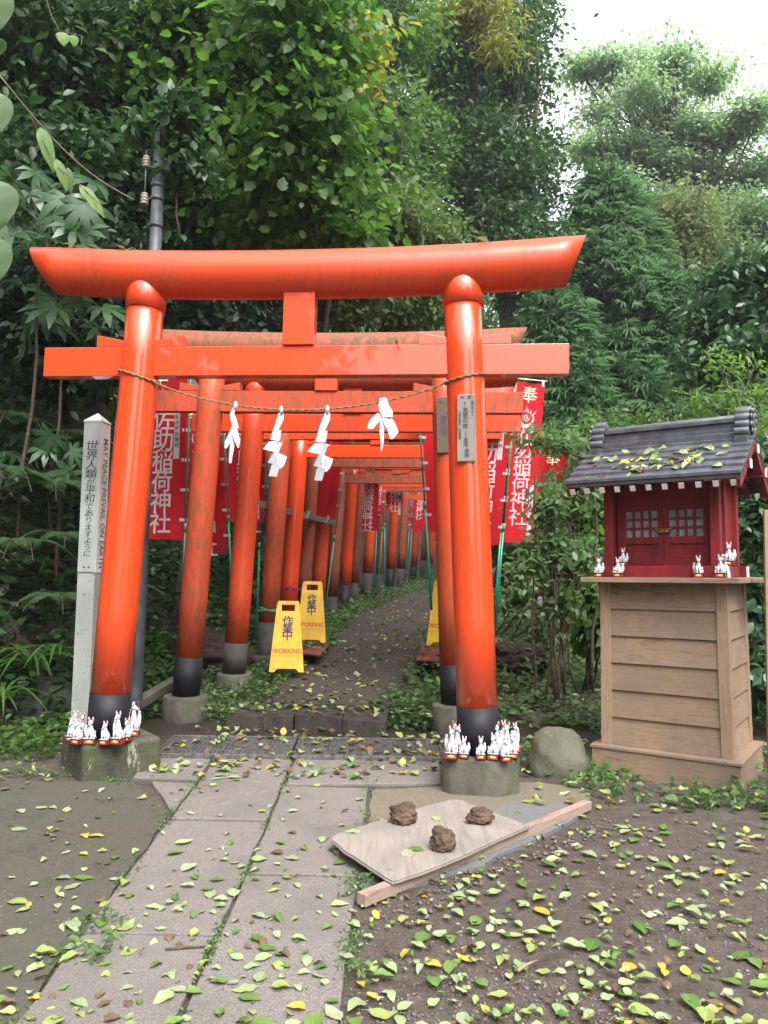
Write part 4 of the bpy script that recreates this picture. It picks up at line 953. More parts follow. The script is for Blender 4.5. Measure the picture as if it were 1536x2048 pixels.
# roof
EX, EY, EZ, RZ = .59, .60, .665, 1.005      # half length, eave reach, eave height, ridge height
sl = math.atan2(RZ - EZ, EY)
for sg in (-1, 1):
    m = MB()
    ncr = 6
    for k in range(ncr):
        f0, f1 = k / ncr, (k + 1) / ncr + .02
        ya, yb = sg * EY * (1 - f0), sg * EY * (1 - min(1, f1)); za, zb = EZ + (RZ - EZ) * f0, EZ + (RZ - EZ) * min(1, f1)
        m.add([(-EX, ya, za + .006), (EX, ya, za + .006), (EX, yb, zb - .001), (-EX, yb, zb - .001), (-EX, ya, za + .030), (EX, ya, za + .030), (EX, yb, zb + .008), (-EX, yb, zb + .008)], [(0, 1, 2, 3), (4, 5, 6, 7), (0, 1, 5, 4), (1, 2, 6, 5), (2, 3, 7, 6), (3, 0, 4, 7)])
    rf = SP('roof', m, M['tile'], bevel=.002)
    m = MB(); m.add([(-EX + .004, sg * EY * .99, EZ - .022), (EX - .004, sg * EY * .99, EZ - .022), (EX - .004, 0, RZ - .022), (-EX + .004, 0, RZ - .022), (-EX + .004, sg * EY * .99, EZ + .004), (EX - .004, sg * EY * .99, EZ + .004), (EX - .004, 0, RZ + .004), (-EX + .004, 0, RZ + .004)], [(0, 1, 2, 3), (4, 5, 6, 7), (0, 1, 5, 4), (1, 2, 6, 5), (2, 3, 7, 6), (3, 0, 4, 7)]); SP('roof_board', m, M['tiledark'], bevel=0)
    nr = 11
    mr = MB(); mw = MB()
    for i in range(nr):
        x = -EX + .05 + (2 * EX - .10) * i / (nr - 1); a = Vector((x, sg * EY * .955, EZ - .048)); b = Vector((x, sg * .10, EZ - .048 + (RZ - EZ) * (.955 - .10 / EY)))
        mr.bar(a, b, .034, .040); dd = (a - b).normalized(); mw.bar(a + dd * .0005, a + dd * .006, .036, .042)
    SP('rafters', mr, M['shrine'], bevel=.001); SP('rafter_tips', mw, M['endwhite'], bevel=0)
    for sx in (-1, 1):
        m = MB(); a = Vector((sx * (EX - .018), sg * EY * .97, EZ - .055)); b = Vector((sx * (EX - .018), 0, RZ - .055)); m.bar(a, b, .022, .065); SP('barge_board', m, M['shrine'])
for y, z in ((0, RZ - .10), (-.30, .765), (.30, .765)):
    for sx in (-1, 1):
        m = MB(); m.box((sx * (EX * .5 + .16), y, z), (EX - .30, .055, .06)); p_ = SP('purlin', m, M['shrine']); m = MB(); m.box((sx * (EX + .0125), y, z), (.006, .057, .062)); SP('purlin_tip', m, M['endwhite'], p_, 0)
for sx in (-1, 1):
    m = MB(); m.prism([(sx * (W2 - .02), -.27, .73), (sx * (W2 - .02), .27, .73), (sx * (W2 - .02), 0, RZ - .07)], (sx * .015, 0, 0)); SP('gable_panel', m, M['shrine'], bevel=0)
    m = MB(); m.box((sx * (W2 + .06), 0, .745), (.05, .64, .06)); SP('gable_tie', m, M['shrine'])
# ridge with end ornaments
RL = .47
m = MB(); 
for y0, z0, z1 in ((.085, RZ - .045, RZ + .02), (.066, RZ + .02, RZ + .055), (.058, RZ + .055, RZ + .095), (.074, RZ + .095, RZ + .125)):
    m.box((0, 0, (z0 + z1) / 2), (2 * RL, 2 * y0, z1 - z0 - .0006))
m.tube([(-RL, 0, RZ + .128), (RL, 0, RZ + .128)], .030, 16); rg_ = SP('ridge', m, M['tile'], bevel=.003)
for sx in (-1, 1):
    x0, x1 = sx * (RL + .001), sx * (RL + .095); m = MB()
    for sg in (-1, 1):
        for y, z, r in ((.050, RZ + .120, .036), (.072, RZ + .072, .030), (.110, RZ + .015, .032)): m.tube([(x0, sg * y, z), (x1, sg * y, z)], r, 16)
        m.box(((x0 + x1) / 2, sg * .060, RZ - .005), (.088, .12, .10)); m.box(((x0 + x1) / 2, sg * .130, RZ - .055), (.085, .07, .07))
    m.tube([(x0, 0, RZ + .165), (x1 + sx * .005, 0, RZ + .165)], .044, 20); m.box(((x0 + x1) / 2, 0, RZ + .08), (.09, .10, .10))
    e = SP('ridge_end', m, M['tile'], bevel=.002)
    m = MB(); m.tube([(x1 + sx * .006, 0, RZ + .095), (x1 + sx * .014, 0, RZ + .095)], .075, 24)
    for k in range(9): a = 2 * math.pi * k / 9; m.ell((x1 + sx * .012, .082 * math.cos(a), RZ + .095 + .082 * math.sin(a)), (.014, .022, .022))
    for k in range(5): a = 2 * math.pi * k / 5; m.ell((x1 + sx * .016, .035 * math.cos(a), RZ + .095 + .035 * math.sin(a)), (.008, .018, .018))
    m.ell((x1 + sx * .018, 0, RZ + .095), (.008, .014, .014)); SP('crest', m, M['tile'], e, 0)
# ------------------------------------------------------------------ fox figurines
def make_fox(tall, tailside, pup=True, look=0.0, bulb=True):
    t = thing('fox_figurine', 'white fox', 'figurine'); k = 1.0
    B = MB(); nk = .030 if tall else .0; bz = .036
    B.box((0, 0, bz + .002), (.066, .058, .004))
    B.ell((0, .012, bz + .026), (.026, .026, .028)); 
    for s in (-1, 1): B.ell((s * .019, .004, bz + .018), (.013, .022, .018)); B.tube([(s * .011, -.012, bz + .055), (s * .011, -.024, bz + .03), (s * .011, -.025, bz + .004)], [.009, .008, .007], 8); B.ell((s * .011, -.029, bz + .005), (.008, .011, .005))
    B.tube([(0, .008, bz + .02), (0, -.002, bz + .05), (0, -.006, bz + .075 + nk * .7), (0, -.010, bz + .092 + nk)], [.026, .023, .014, .010], 14)
    hz = bz + .105 + nk; q = Matrix.Rotation(look, 3, 'Z')
    H = lambda x, y, z: q @ Vector((x, y, z)) + Vector((0, -.010, hz))
    B.ell(H(0, 0, 0), (.0165, .0175, .0165), q); B.tube([H(0, -.008, -.004), H(0, -.022, -.008), H(0, -.031, -.010)], [.0125, .0075, .0035], 10)
    for s in (-1, 1):
        B.tube([H(s * .009, .004, .008), H(s * .0125, .004, .022), H(s * .0135, .005, .037)], [.0085, .0072, .001], 8, squash=.6)
        B.ell(H(s * .0125, -.0005, .021), (.0042, .003, .010), q, 1, 8, 6); B.ell(H(s * .0075, -.0150, .003), (.0030, .002, .0014), q, 2, 8, 4); B.ell(H(s * .0085, -.0150, .0052), (.0034, .002, .0012), q, 1, 8, 4)
    B.ell(H(0, -.0305, -.0095), (.0022, .0018, .0018), q, 2, 8, 4)
    ts = tailside; th = bz + .062 + nk * .9
    B.tube([(ts * .010, .022, bz + .010), (ts * .028, .020, bz + .012), (ts * .032, .016, bz + .04), (ts * .031, .015, th)], [.010, .0125, .013, .0115], 10)
    B.ell((ts * .031, .015, th + .009), (.0095, .0095, .015))
    if pup:
        px_, py_ = -ts * .026, -.010
        B.ell((px_, py_, bz + .016), (.011, .013, .017)); B.ell((px_, py_ - .005, bz + .037), (.009, .010, .009)); B.tube([(px_, py_ - .010, bz + .035), (px_, py_ - .020, bz + .033)], [.006, .002], 8)
        for s in (-1, 1): B.tube([(px_ + s * .005, py_, bz + .042), (px_ + s * .007, py_, bz + .054)], [.0042, .0008], 6); B.tube([(px_ + s * .005, py_ - .008, bz + .025), (px_ + s * .006, py_ - .014, bz + .004)], .004, 6)
    B.build('body', [M['foxwhite'], M['foxred'], M['ink']], t)
    Q = MB(); Q.box((0, 0, .018), (.066, .060, .030), None, 0)
    Q.box((0, 0, .0015), (.076, .070, .005), None, 1); Q.box((0, 0, .0345), (.072, .066, .004), None, 1)
    for sx in (-1, 1):
        for sy in (-1, 1): Q.box((sx * .0335, sy * .0305, .018), (.005, .005, .0285), None, 1)
    Q.ell((0, -.0305, .018), (.020, .0015, .0085), None, 2, 16, 8); b = Q.build('base', [M['foxbox'], M['foxblack'], M['gold']], t)
    return t
protos = {}
def fox(label, p, scale, rz, tall=False, ts=1, pup=True, look=0.0, group=None):
    key = (tall, ts, pup, look)
    if key not in protos: protos[key] = make_fox(tall, ts, pup, look); o = protos[key]
    else: o = copy_tree(protos[key])
    o.location = p; o.rotation_euler = (0, 0, rz); o.scale = (scale * rnd.uniform(.88, .98), scale * rnd.uniform(.88, .98), scale * rnd.uniform(.80, .90)); o['label'] = label; o['group'] = group; return o
FL = [  # u, v, scale, tall, tail side, pup, look, label
 (155, 1487, 1.0, 0, -1, 1, 0, 'small white fox figurine ending the front row on the mossy footing'),
 (180, 1487, 1.08, 0, -1, 1, 0, 'white fox figurine second in the front row on the mossy footing, base marked dark'),
 (210, 1488, .95, 0, -1, 1, 0, 'smallest white fox figurine in the middle of the front row on the mossy footing'),
 (235, 1487, 1.18, 1, -1, 1, 0, 'large white fox figurine with tall tail at the front of the mossy footing'),
 (253, 1481, .95, 0, 1, 1, 0, 'white fox figurine tucked behind the large one on the mossy footing'),
 (266, 1471, 1.25, 1, 1, 0, 1.35, 'slim white fox figurine turned sideways at the corner of the mossy footing'),
 (143, 1481, .95, 0, -1, 0, .2, 'white fox figurine at the outer edge of the mossy footing, second row'),
 (150, 1474, 1.0, 1, -1, 1, 0, 'white fox figurine beside the peace pole on the mossy footing, farther row'),
 (164, 1470, 1.0, 0, 1, 1, .3, 'white fox figurine squeezed between peace pole and black band of the pillar'),
 (256, 1470, 1.0, 1, 1, 0, 0, 'white fox figurine behind the front row near the sideways one on the mossy footing')]
for u, v, s, tl, ts, pu, lk, lb in FL: fox(lb, gnd(u, v, .2355), s * 1.02, .35 * rnd.uniform(-1, 1), bool(tl), ts, bool(pu), lk, 'fox figurines on the footings')
FR = [
 (903, 1516, 1.12, 1, -1, 1, -.2, 'large white fox figurine ending the front row on the grey footing'),
 (928, 1515, .92, 0, 1, 1, -.3, 'small white fox figurine second in the front row on the grey footing'),
 (961, 1517, .92, 0, 1, 1, -.2, 'small white fox figurine in the middle of the front row on the grey footing'),
 (987, 1518, 1.05, 0, 1, 1, -.2, 'white fox figurine on a wide red base, fourth in the grey footing row'),
 (1010, 1521, .95, 0, 1, 1, 0, 'small white fox figurine at the grey footing front corner nearest the boulder'),
 (1025, 1515, .92, 0, 1, 1, .2, 'small white fox figurine on the boulder side of the grey footing'),
 (914, 1507, 1.10, 1, 1, 1, 0, 'large white fox figurine behind the outer front one on the grey footing'),
 (942, 1506, .82, 0, 1, 0, 0, 'tiny white fox figurine behind a fallen green leaf on the grey footing'),
 (966, 1508, 1.12, 1, 1, 1, 0, 'large white fox figurine behind the middle one on the grey footing'),
 (992, 1509, 1.12, 1, 1, 1, 0, 'large white fox figurine standing behind the wide red base on the grey footing'),
 (1013, 1508, 1.15, 1, 1, 1, -.2, 'large white fox figurine second row on the boulder side of the grey footing'),
 (1029, 1503, 1.05, 1, 1, 0, .4, 'white fox figurine at the far edge of the grey footing toward the boulder'),
 (909, 1496, 1.05, 1, 1, 0, 0, 'white fox figurine in the last row beside the black band on the grey footing'),
 (1006, 1494, 1.05, 1, -1, 1, .1, 'white fox figurine in the last row behind the pillar on the grey footing')]
for u, v, s, tl, ts, pu, lk, lb in FR: fox(lb, gnd(u, v, .2355), s * 1.02, .35 * rnd.uniform(-1, 1), bool(tl), ts, bool(pu), lk, 'fox figurines on the footings')
def shelf_pt(u, ly, z):
    best = min((abs(cam_px(SO + SROT @ Vector((x, ly, SZ + z)))[0] - u), x) for x in [i / 400 for i in range(-260, 261)])[1]
    return SO + SROT @ Vector((best, ly, SZ + z + .0005))
FS = [(1198, -.43, 0, .95, 1, 'white fox figurine at the outer front corner of the shrine shelf'), (1236, -.43, 0, .95, 1, 'white fox figurine in front of the shrine post nearest the shrub'),
      (1397, -.43, 0, .98, -1, 'white fox figurine on the shelf in front of the shrine door, alone'), (1441, -.43, 0, .98, 1, 'white fox figurine in front of the shrine post with the orange base side'),
      (1246, -.335, .081, .9, 1, 'white fox figurine standing on the sill beside the shrine post nearest the shrub'), (1207, -.19, .0, 1.05, 1, 'white fox figurine farther back along the shrine wall, partly behind the post'),
      (1458, -.33, .081, 1.05, 1, 'white fox figurine raised on the white-ended sill at the shrine corner')]
for u, ly, z, s, ts, lb in FS: fox(lb, shelf_pt(u, ly, z), s, -TH + rnd.uniform(-.15, .25), False, ts, True, 0, 'fox figurines on the shrine shelf')
# ------------------------------------------------------------------ wood post at the frame edge, split board, batten, clods, boulders
p = at(1549, 1250, 4.7); m = MB(); zt_ = at(1533, 1020, 4.7).z; m.box((0, 0, zt_ / 2 - .05), (.11, .05, zt_ + .1)); tag(m.build('wooden_post', M['cedarZ'], None, (at(1548, 1100, 4.7).x, 4.7, 0), .003, 2, (0, 0, -.3)), 'plain pale wooden post standing beside the shrine pedestal', 'post')
# batten
ba, bb = Vector(gnd(731, 1816, .012)), Vector(gnd(1184, 1620, .012)); d = (bb - ba).normalized(); off = Vector((-d.y, d.x, 0)) * .026; ba += off; bb += off; ba.z = bb.z = .012 + .025
m = MB(); d = bb - ba; m.box((0, 0, 0), (.050, d.length, .050)); ang = math.atan2(d.y, d.x) - math.pi / 2
tag(m.build('wooden_batten', M['batten'], None, (ba + bb) / 2, .003, 2, (0, 0, ang)), 'long square wooden batten lying along the edge of the split board', 'batten')
PB = [(660, 1678), (672, 1668), (760, 1640), (850, 1612), (905, 1598), (925, 1600), (950, 1612), (985, 1624), (1062, 1652), (1058, 1653), (1000, 1678), (940, 1706), (880, 1731), (848, 1743), (800, 1759), (785, 1763), (772, 1757), (738, 1735), (688, 1702)]
P = [gnd(u, v, .078) for u, v in PB]; c = sum(P, Vector()) / len(P); m = MB()
P2 = []
for a, b in zip(P, P[1:] + P[:1]):
    n = max(1, int((b - a).length / .04))
    for i in range(n): q = a.lerp(b, i / n); P2.append(q - c + Vector((rnd.uniform(-.0025, .0025), rnd.uniform(-.0025, .0025), 0)))
m.prism([q + Vector((0, 0, -.014)) for q in P2], (0, 0, .009)); m.prism([q * .988 + Vector((0, 0, -.004)) for q in P2], (0, 0, .006))
tag(m.build('split_board', M['board'], None, c, .002), 'thin pale split board with chipped edges carrying three soil clods', 'board')
from mathutils import noise as mnoise
def lumpy(name, label, cat, c, r, mat, seed, amp=.25, freq=2.2, sub=4, flat=None, group=None, rot=0):
    bm = bmesh.new(); bmesh.ops.create_icosphere(bm, subdivisions=sub, radius=1); rr = random.Random(seed); ph = [rr.uniform(0, 6) for _ in range(9)]
    for v in bm.verts:
        p = v.co.copy(); n = 0
        if name in ('soil_clod', 'soil_mound'): n += mnoise.fractal(p * 1.6 + Vector((seed, 0, 0)), .8, 2.1, 6) * .48 - amp * .0
        for k, f in enumerate((1, 1.9, 3.7, 7.1) ):
            n += (math.sin(p.x * freq * f + ph[k]) * math.sin(p.y * freq * f + ph[k + 1]) + math.sin(p.z * freq * f + ph[k + 2] + p.x * f)) * amp * (.62 ** k)
        q = p * (1 + n * .6); v.co = Vector((q.x * r[0], q.y * r[1], q.z * r[2]))
        if flat is not None and v.co.z < flat: v.co.z = flat
    for f in bm.faces: f.smooth = True
    me = bpy.data.meshes.new(name); bm.to_mesh(me); bm.free(); me.materials.append(mat); o = link(name, me, None, c, (0, 0, rot)); return tag(o, label, cat, group)
zb_ = .080
for (u, v, r, sd, lb) in ((808, 1648, (.074, .060, .056), 3, 'largest soil clod, at the slab end of the split board'), (960, 1650, (.070, .050, .042), 5, 'flat notched soil clod at the pillar side of the split board'), (887, 1704, (.060, .055, .056), 9, 'pointed soil clod nearest the batten on the split board')):
    p = gnd(u, v, zb_); lumpy('soil_clod', lb, 'soil clod', p + Vector((0, .03, r[2] * .78)), r, M['clod'], sd, .10, 1.3, 5, -r[2] * .78, 'clods on the split board')
bp = gnd(1124, 1560, 0); lumpy('boulder', 'smooth mossy round boulder beside the cedar pedestal', 'boulder', (bp.x, bp.y + .17, .08), (.225, .20, .265), M['rock'], 12, .10, 1.2, 5)
bp = gnd(60, 1445, .05); lumpy('boulder', 'dark mossy boulder under the ferns beside the peace pole', 'boulder', (bp.x, bp.y + .25, .12), (.42, .30, .30), M['darkrock'], 21, .10, 1.5, 5)
for i, (u, v, r, lb) in enumerate(((1072, 1450, (.14, .10, .075), 'squat grey edging stone behind the boulder'), (1135, 1447, (.17, .10, .07), 'low edging stone between the boulder and the pedestal'), (1195, 1452, (.16, .10, .07), 'edging stone nearest the pedestal'))):
    p = gnd(u, v, .02); lumpy('edging_stone', lb, 'stone', (p.x, p.y, .05), r, M['darkrock'] if i else M['footing'], 30 + i, .12, 1.6, 4, None, 'edging stones behind the boulder')
p = at(1020, 1300, 9.3); lumpy('soil_mound', 'heap of dark dug soil beside the second gate', 'soil heap', (p.x + .05, p.y, p.z - .10), (.36, .45, .20), M['darksoil'], 40, .08, 2.0, 5)
p = at(440, 1290, 9.3); lumpy('soil_mound', 'heap of dark dug soil behind the third gate pillar on the bank side', 'soil heap', (p.x - .1, p.y, p.z - .15), (.5, .45, .35), M['darksoil'], 41, .08, 2.0, 5)
la, lb_ = at(268, 1400, 6.7), at(352, 1352, 7.6); m = MB(); m.bar((0, 0, 0), lb_ - la, .10, .09); tag(m.build('stone_kerb', M['footing'], None, la - Vector((0, 0, .05)), .012), 'narrow stone kerb between grey pole and second gate footing', 'kerb')
# ------------------------------------------------------------------ vegetation
L = {}
L['dark'] = leafmat('leaf_dark', (.020, .055, .017), (.040, .098, .028), (.070, .15, .042), .35, .42)
L['bright'] = leafmat('leaf_bright', (.046, .120, .018), (.082, .185, .030), (.14, .24, .042), .5, .42)
L['mid'] = leafmat('leaf_mid', (.045, .11, .022), (.080, .17, .036), (.14, .21, .045), .45, .40)
L['mid2'] = leafmat('leaf_mid_mixed', (.045, .090, .022), (.085, .145, .036), (.20, .21, .06), .4, .38)
L['olive'] = leafmat('leaf_olive', (.075, .115, .034), (.13, .175, .055), (.22, .22, .07), .4, .5)
L['yellow'] = leafmat('leaf_yellow', (.13, .17, .02), (.24, .25, .03), (.40, .30, .03), .45, .45)
L['deep'] = leafmat('leaf_deep', (.008, .024, .011), (.018, .045, .018), (.034, .075, .026), .22, .5)
L['far'] = leafmat('leaf_far', (.070, .14, .060), (.105, .195, .08), (.15, .23, .10), .4, .55)  # lightened: part of the distance haze is put into the colour
L['airy'] = leafmat('leaf_airy', (.16, .245, .135), (.20, .295, .165), (.24, .32, .18), .65, .6)  # leaf colour paled to stand in for distance haze
L['cedar'] = leafmat('needle_green', (.050, .120, .050), (.085, .185, .075), (.12, .18, .065), .4, .6)
L['shiny'] = leafmat('leaf_shiny', (.032, .085, .038), (.058, .13, .052), (.10, .18, .07), .3, .32, None, .45)
L['lime'] = leafmat('leaf_lime', (.09, .19, .03), (.14, .27, .05), (.20, .31, .07), .5, .45)
L['cover'] = leafmat('leaf_cover', (.055, .125, .034), (.095, .19, .055), (.17, .26, .08), .35, .42)
L['pale'] = leafmat('leaf_pale', (.075, .155, .055), (.13, .215, .085), (.21, .29, .12), .45, .45)
L['fern'] = leafmat('leaf_fern', (.018, .055, .018), (.034, .085, .026), (.060, .12, .034), .3, .5)
def ell_px(u, v, Y, ru, rv, ry):
    c = at(u, v, Y); return np.array(c), np.array((ru * Y / F, ry, rv * Y / F))
def crown_centres(ells, n, shell=.45):
    vol = np.array([np.prod(r) ** .75 for c, r in ells]); k = rng.multinomial(n, vol / vol.sum())
    C = np.concatenate([in_ell(c, r, q, shell) for (c, r), q in zip(ells, k)]); return C
def branch_path(a, b, bend, n=6):
    a, b = Vector(a), Vector(b); d = b - a; out = []
    s = Vector((rnd.uniform(-1, 1), rnd.uniform(-1, 1), rnd.uniform(-.2, 1))) * d.length * bend
    for i in range(n + 1):
        f = i / n; out.append(a.lerp(b, f) + s * math.sin(math.pi * f) * .5 + Vector((rnd.uniform(-1, 1), rnd.uniform(-1, 1), rnd.uniform(-1, 1))) * d.length * .012)
    return out
def tree(name, label, base, ells, ncl, per, tpl, size, mat, tr=.15, nbr=30, rad=.45, group='trees on the hillside', droop=.35, shell=.45, cat='tree', bark='bark', flat=.6, up=.7, fork=.72):
    base = Vector(base); t = thing(name, label, cat, base, 0, group)
    C = crown_centres(ells, ncl, shell); mid = Vector(C.mean(0))
    rr = rad * rng.uniform(.6, 1.35, len(C))
    V, Fc = clump_leaves(C, rr, per, tpl, size, droop, flat, up, np.array(mid))
    npmesh('crown', V - np.array(base), Fc, L[mat], t)
    m = MB(); top = mid + Vector((0, 0, max(0, float(C[:, 2].max()) - mid.z) * .35)); path = branch_path(base - Vector((0, 0, .3)), top, .10, 9); n = len(path)
    m.tube([p - base for p in path], [tr * (1 - .72 * i / (n - 1)) for i in range(n)], 9)
    idx = rng.choice(len(C), min(nbr, len(C)), replace=False)
    for j in idx:
        f = rnd.uniform(fork, .98); k = f * (n - 1); i0 = int(k); a = path[i0].lerp(path[min(n - 1, i0 + 1)], k - i0)
        p = branch_path(a, Vector(C[j]), .12, 6); r0 = tr * (1 - .72 * f) * .55
        m.tube([q - base for q in p], [r0 * (1 - .85 * i / 6) + .004 for i in range(7)], 5, cap=False)
        for _ in range(2):
            q0 = p[rnd.randint(2, 4)]; e = q0 + min(.9, (Vector(C[j]) - a).length * .3) * Vector((rnd.uniform(-1, 1), rnd.uniform(-1, 1), rnd.uniform(-.3, 1)))
            m.tube([q - base for q in branch_path(q0, e, .15, 3)], [r0 * .4, r0 * .3, r0 * .2, .003], 4, cap=False)
    m.build('trunk', M[bark], t, fix=False); return t
def tz(x, y, lift=0): return Vector((x, y, float(terrain(x, y)) + lift))
# bank side
tree('broadleaf_tree', 'dark dense broadleaf tree leaning over the front gate from the bank', tz(-3.9, 10.5), [ell_px(90, 110, 9.3, 200, 190, 1.3), ell_px(330, 110, 10, 190, 190, 1.4), ell_px(110, 350, 9.2, 170, 160, 1.2), ell_px(340, 330, 10.4, 180, 170, 1.3), ell_px(440, 500, 11, 120, 90, 1.2)], 560, 42, 'oval', .135, 'dark', .2, 45, .42)
tree('broadleaf_tree', 'dark leafy tree low on the bank behind the utility pole', tz(-3.6, 9.4), [ell_px(150, 540, 8.8, 190, 110, 1.0), ell_px(60, 640, 8.2, 130, 130, .8), ell_px(330, 600, 9.6, 120, 90, .9), ell_px(140, 720, 8.4, 150, 100, .7)], 300, 36, 'oval', .12, 'deep', .12, 25, .34)
tree('mulberry_tree', 'bright green broad-leaved tree catching the light above the front gate', tz(-2.6, 9.8), [ell_px(590, 50, 8.6, 160, 130, 1.0), ell_px(620, 220, 8.8, 100, 130, .8), ell_px(555, 330, 9.0, 120, 120, .8), ell_px(500, 190, 9.4, 120, 160, .9), ell_px(640, 400, 9.2, 75, 70, .5), ell_px(520, 455, 9.6, 110, 45, .6), ell_px(680, 470, 9.4, 60, 30, .4), ell_px(420, 60, 9.4, 100, 90, .7), ell_px(400, 240, 9.8, 90, 120, .7), ell_px(300, 140, 9.6, 120, 120, .6), ell_px(690, 300, 9.8, 40, 120, .5), ell_px(720, 420, 9.8, 50, 60, .4)], 660, 26, 'lobed', .125, 'bright', .10, 40, .36, droop=.55, up=.7, flat=.38)
tree('understory_tree', 'small leafy tree with slender leaves drooping over the second gate', tz(-2.6, 13.2), [ell_px(700, 430, 12, 110, 70, .9), ell_px(800, 445, 12.5, 90, 60, .9), ell_px(690, 570, 12, 130, 80, 1.0), ell_px(800, 620, 13.5, 130, 60, 1.0), ell_px(860, 480, 13.5, 60, 50, .8)], 340, 34, 'oval', .12, 'mid2', .08, 40, .34, droop=.6)
tree('broadleaf_tree', 'dark broadleaf tree behind the bright one, gaps of sky in its top', tz(-2.0, 19), [ell_px(780, 60, 19, 120, 110, 1.8), ell_px(745, 270, 18, 100, 150, 1.6), ell_px(830, 300, 20, 70, 110, 1.5), ell_px(800, 420, 18, 80, 60, 1.3)], 360, 40, 'dia', .19, 'mid', .2, 50, .55)
tree('yellowing_tree', 'tree with yellowing leaves hanging at the top of the view above the gates', at(950, 190, 21.4), [ell_px(960, 20, 20.0, 95, 50, .6), ell_px(1000, 95, 20.0, 45, 40, .5), ell_px(880, 10, 20.0, 55, 45, .5)], 110, 26, 'narrow', .20, 'yellow', .06, 20, .42, droop=.9)
tree('yellowing_tree', 'spray of yellow leaves at the lit edge of the bright green tree', tz(-1.9, 11.6), [ell_px(715, 90, 10.4, 55, 60, .5), ell_px(700, 190, 10.4, 40, 60, .4)], 60, 26, 'oval', .13, 'yellow', .06, 16, .28, droop=.7)
tree('evergreen_tree', 'tall dark evergreen tree beyond the gates, its crown reaching the top of the view', tz(3.6, 22), [ell_px(960, 330, 22, 130, 150, 2.4), ell_px(985, 150, 23, 125, 140, 2.4), ell_px(900, 130, 22, 110, 140, 2.0), ell_px(1030, 50, 24, 70, 90, 1.8), ell_px(1065, 330, 23, 65, 130, 1.8), ell_px(960, 500, 22, 130, 90, 2.0), ell_px(1060, 520, 22, 80, 120, 1.8)], 900, 40, 'dia', .19, 'dark', .35, 90, .62, fork=.6)
# right side
def cedar(label, base, top, r0, n, per, mat='cedar'):
    base, top = Vector(base), Vector(top); t = thing('cedar_tree', label, 'tree', base, 0, 'trees on the hillside'); d = top - base; H = d.length
    f = rng.random(n) ** .8; a = rng.random(n) * 2 * np.pi; q = .35 + .65 * rng.random(n) ** .5
    rad = r0 * (1 - f) ** .72 * q * (1 + .22 * np.sin(a * 3 + f * 25)) + .1
    C = np.array(base) + np.outer(f, np.array(d)) + np.stack([rad * np.cos(a), rad * np.sin(a), -rad * .22 + .1 * rng.normal(size=n)], -1)
    out = np.stack([np.cos(a), np.sin(a), np.full(n, -.25)], -1)
    P = C[:, None] + rng.normal(0, .20, (n, per, 3)) * np.array([1.2, 1.2, .8]); D = out[:, None] + rng.normal(0, .55, (n, per, 3)); D[..., 2] -= .15
    N = rng.normal(0, .45, (n, per, 3)); N[..., 2] += 1
    V, Fc = scatter('spray', P.reshape(-1, 3), D.reshape(-1, 3), N.reshape(-1, 3), .50 * rng.uniform(.55, 1.25, n * per))
    npmesh('crown', V - np.array(base), Fc, L[mat], t)
    m = MB(); m.tube([Vector((0, 0, -.5)), d * .5, d * .97], [.22, .14, .03], 9)
    for i in range(0, n, 9): 
        ax = base + d * max(0, f[i] - .02); m.tube([ax - base, Vector(C[i]) - base], [.03 * (1 - f[i]) + .008, .006], 4, cap=False)
    m.build('trunk', M['bark'], t, fix=False)
cedar('cone-shaped cedar with drooping sprays, tallest conifer behind the shrine', tz(7.2, 23), at(1215, 355, 23), 3.9, 1300, 12)
cedar('darker cedar between the banners and the tall cone-shaped one', tz(5.6, 21), at(1110, 590, 21), 1.9, 520, 12, 'cedar')
cedar('lower cedar on the far side of the tall cone-shaped one, above the shrine roof', tz(9.0, 22), at(1335, 560, 22), 2.2, 520, 12, 'cedar')
tree('airy_tree', 'tall airy tree with layered feathery foliage against the white sky', tz(17.5, 40, -2), [ell_px(u, v, 36 + dy, ru, rv, 1.5) for u, v, ru, rv, dy in ((1218, 125, 45, 28, 0), (1278, 130, 42, 30, 1), (1344, 125, 45, 30, -1), (1420, 158, 50, 32, 0), (1160, 140, 36, 26, 1), (1504, 225, 50, 32, -1), (1288, 180, 46, 28, -2), (1380, 265, 50, 30, 0), (1202, 225, 44, 34, 1), (1319, 230, 44, 30, 1), (1462, 265, 46, 30, 0), (1530, 330, 46, 34, 0), (1269, 300, 46, 32, 0), (1405, 340, 50, 30, 1), (1180, 300, 40, 38, 0), (1340, 320, 40, 28, 0), (1480, 360, 50, 30, 1), (1230, 380, 50, 30, -1), (1330, 400, 40, 28, 0), (1440, 420, 50, 40, 0), (1530, 430, 50, 40, -1))], 760, 46, 'dia', .25, 'airy', .42, 150, .95, shell=.0, flat=.40, fork=.35, up=1.0)
tree('olive_green_tree', 'olive green round-topped tree standing in front of the airy one', tz(11.8, 29), [ell_px(1360, 450, 28, 80, 75, 2.0), ell_px(1400, 540, 28, 75, 80, 1.8), ell_px(1320, 520, 28, 50, 60, 1.5)], 330, 40, 'dia', .21, 'olive', .2, 40, .55)
tree('hillside_tree', 'mid green tree at the frame edge between airy tree and shiny-leaved one', tz(15.5, 30), [ell_px(1490, 460, 31, 90, 70, 2.2), ell_px(1510, 560, 29, 80, 70, 2.0), ell_px(1440, 600, 29, 70, 70, 2.0), ell_px(1400, 640, 29, 70, 60, 2.0)], 380, 38, 'dia', .24, 'far', .22, 45, .62)
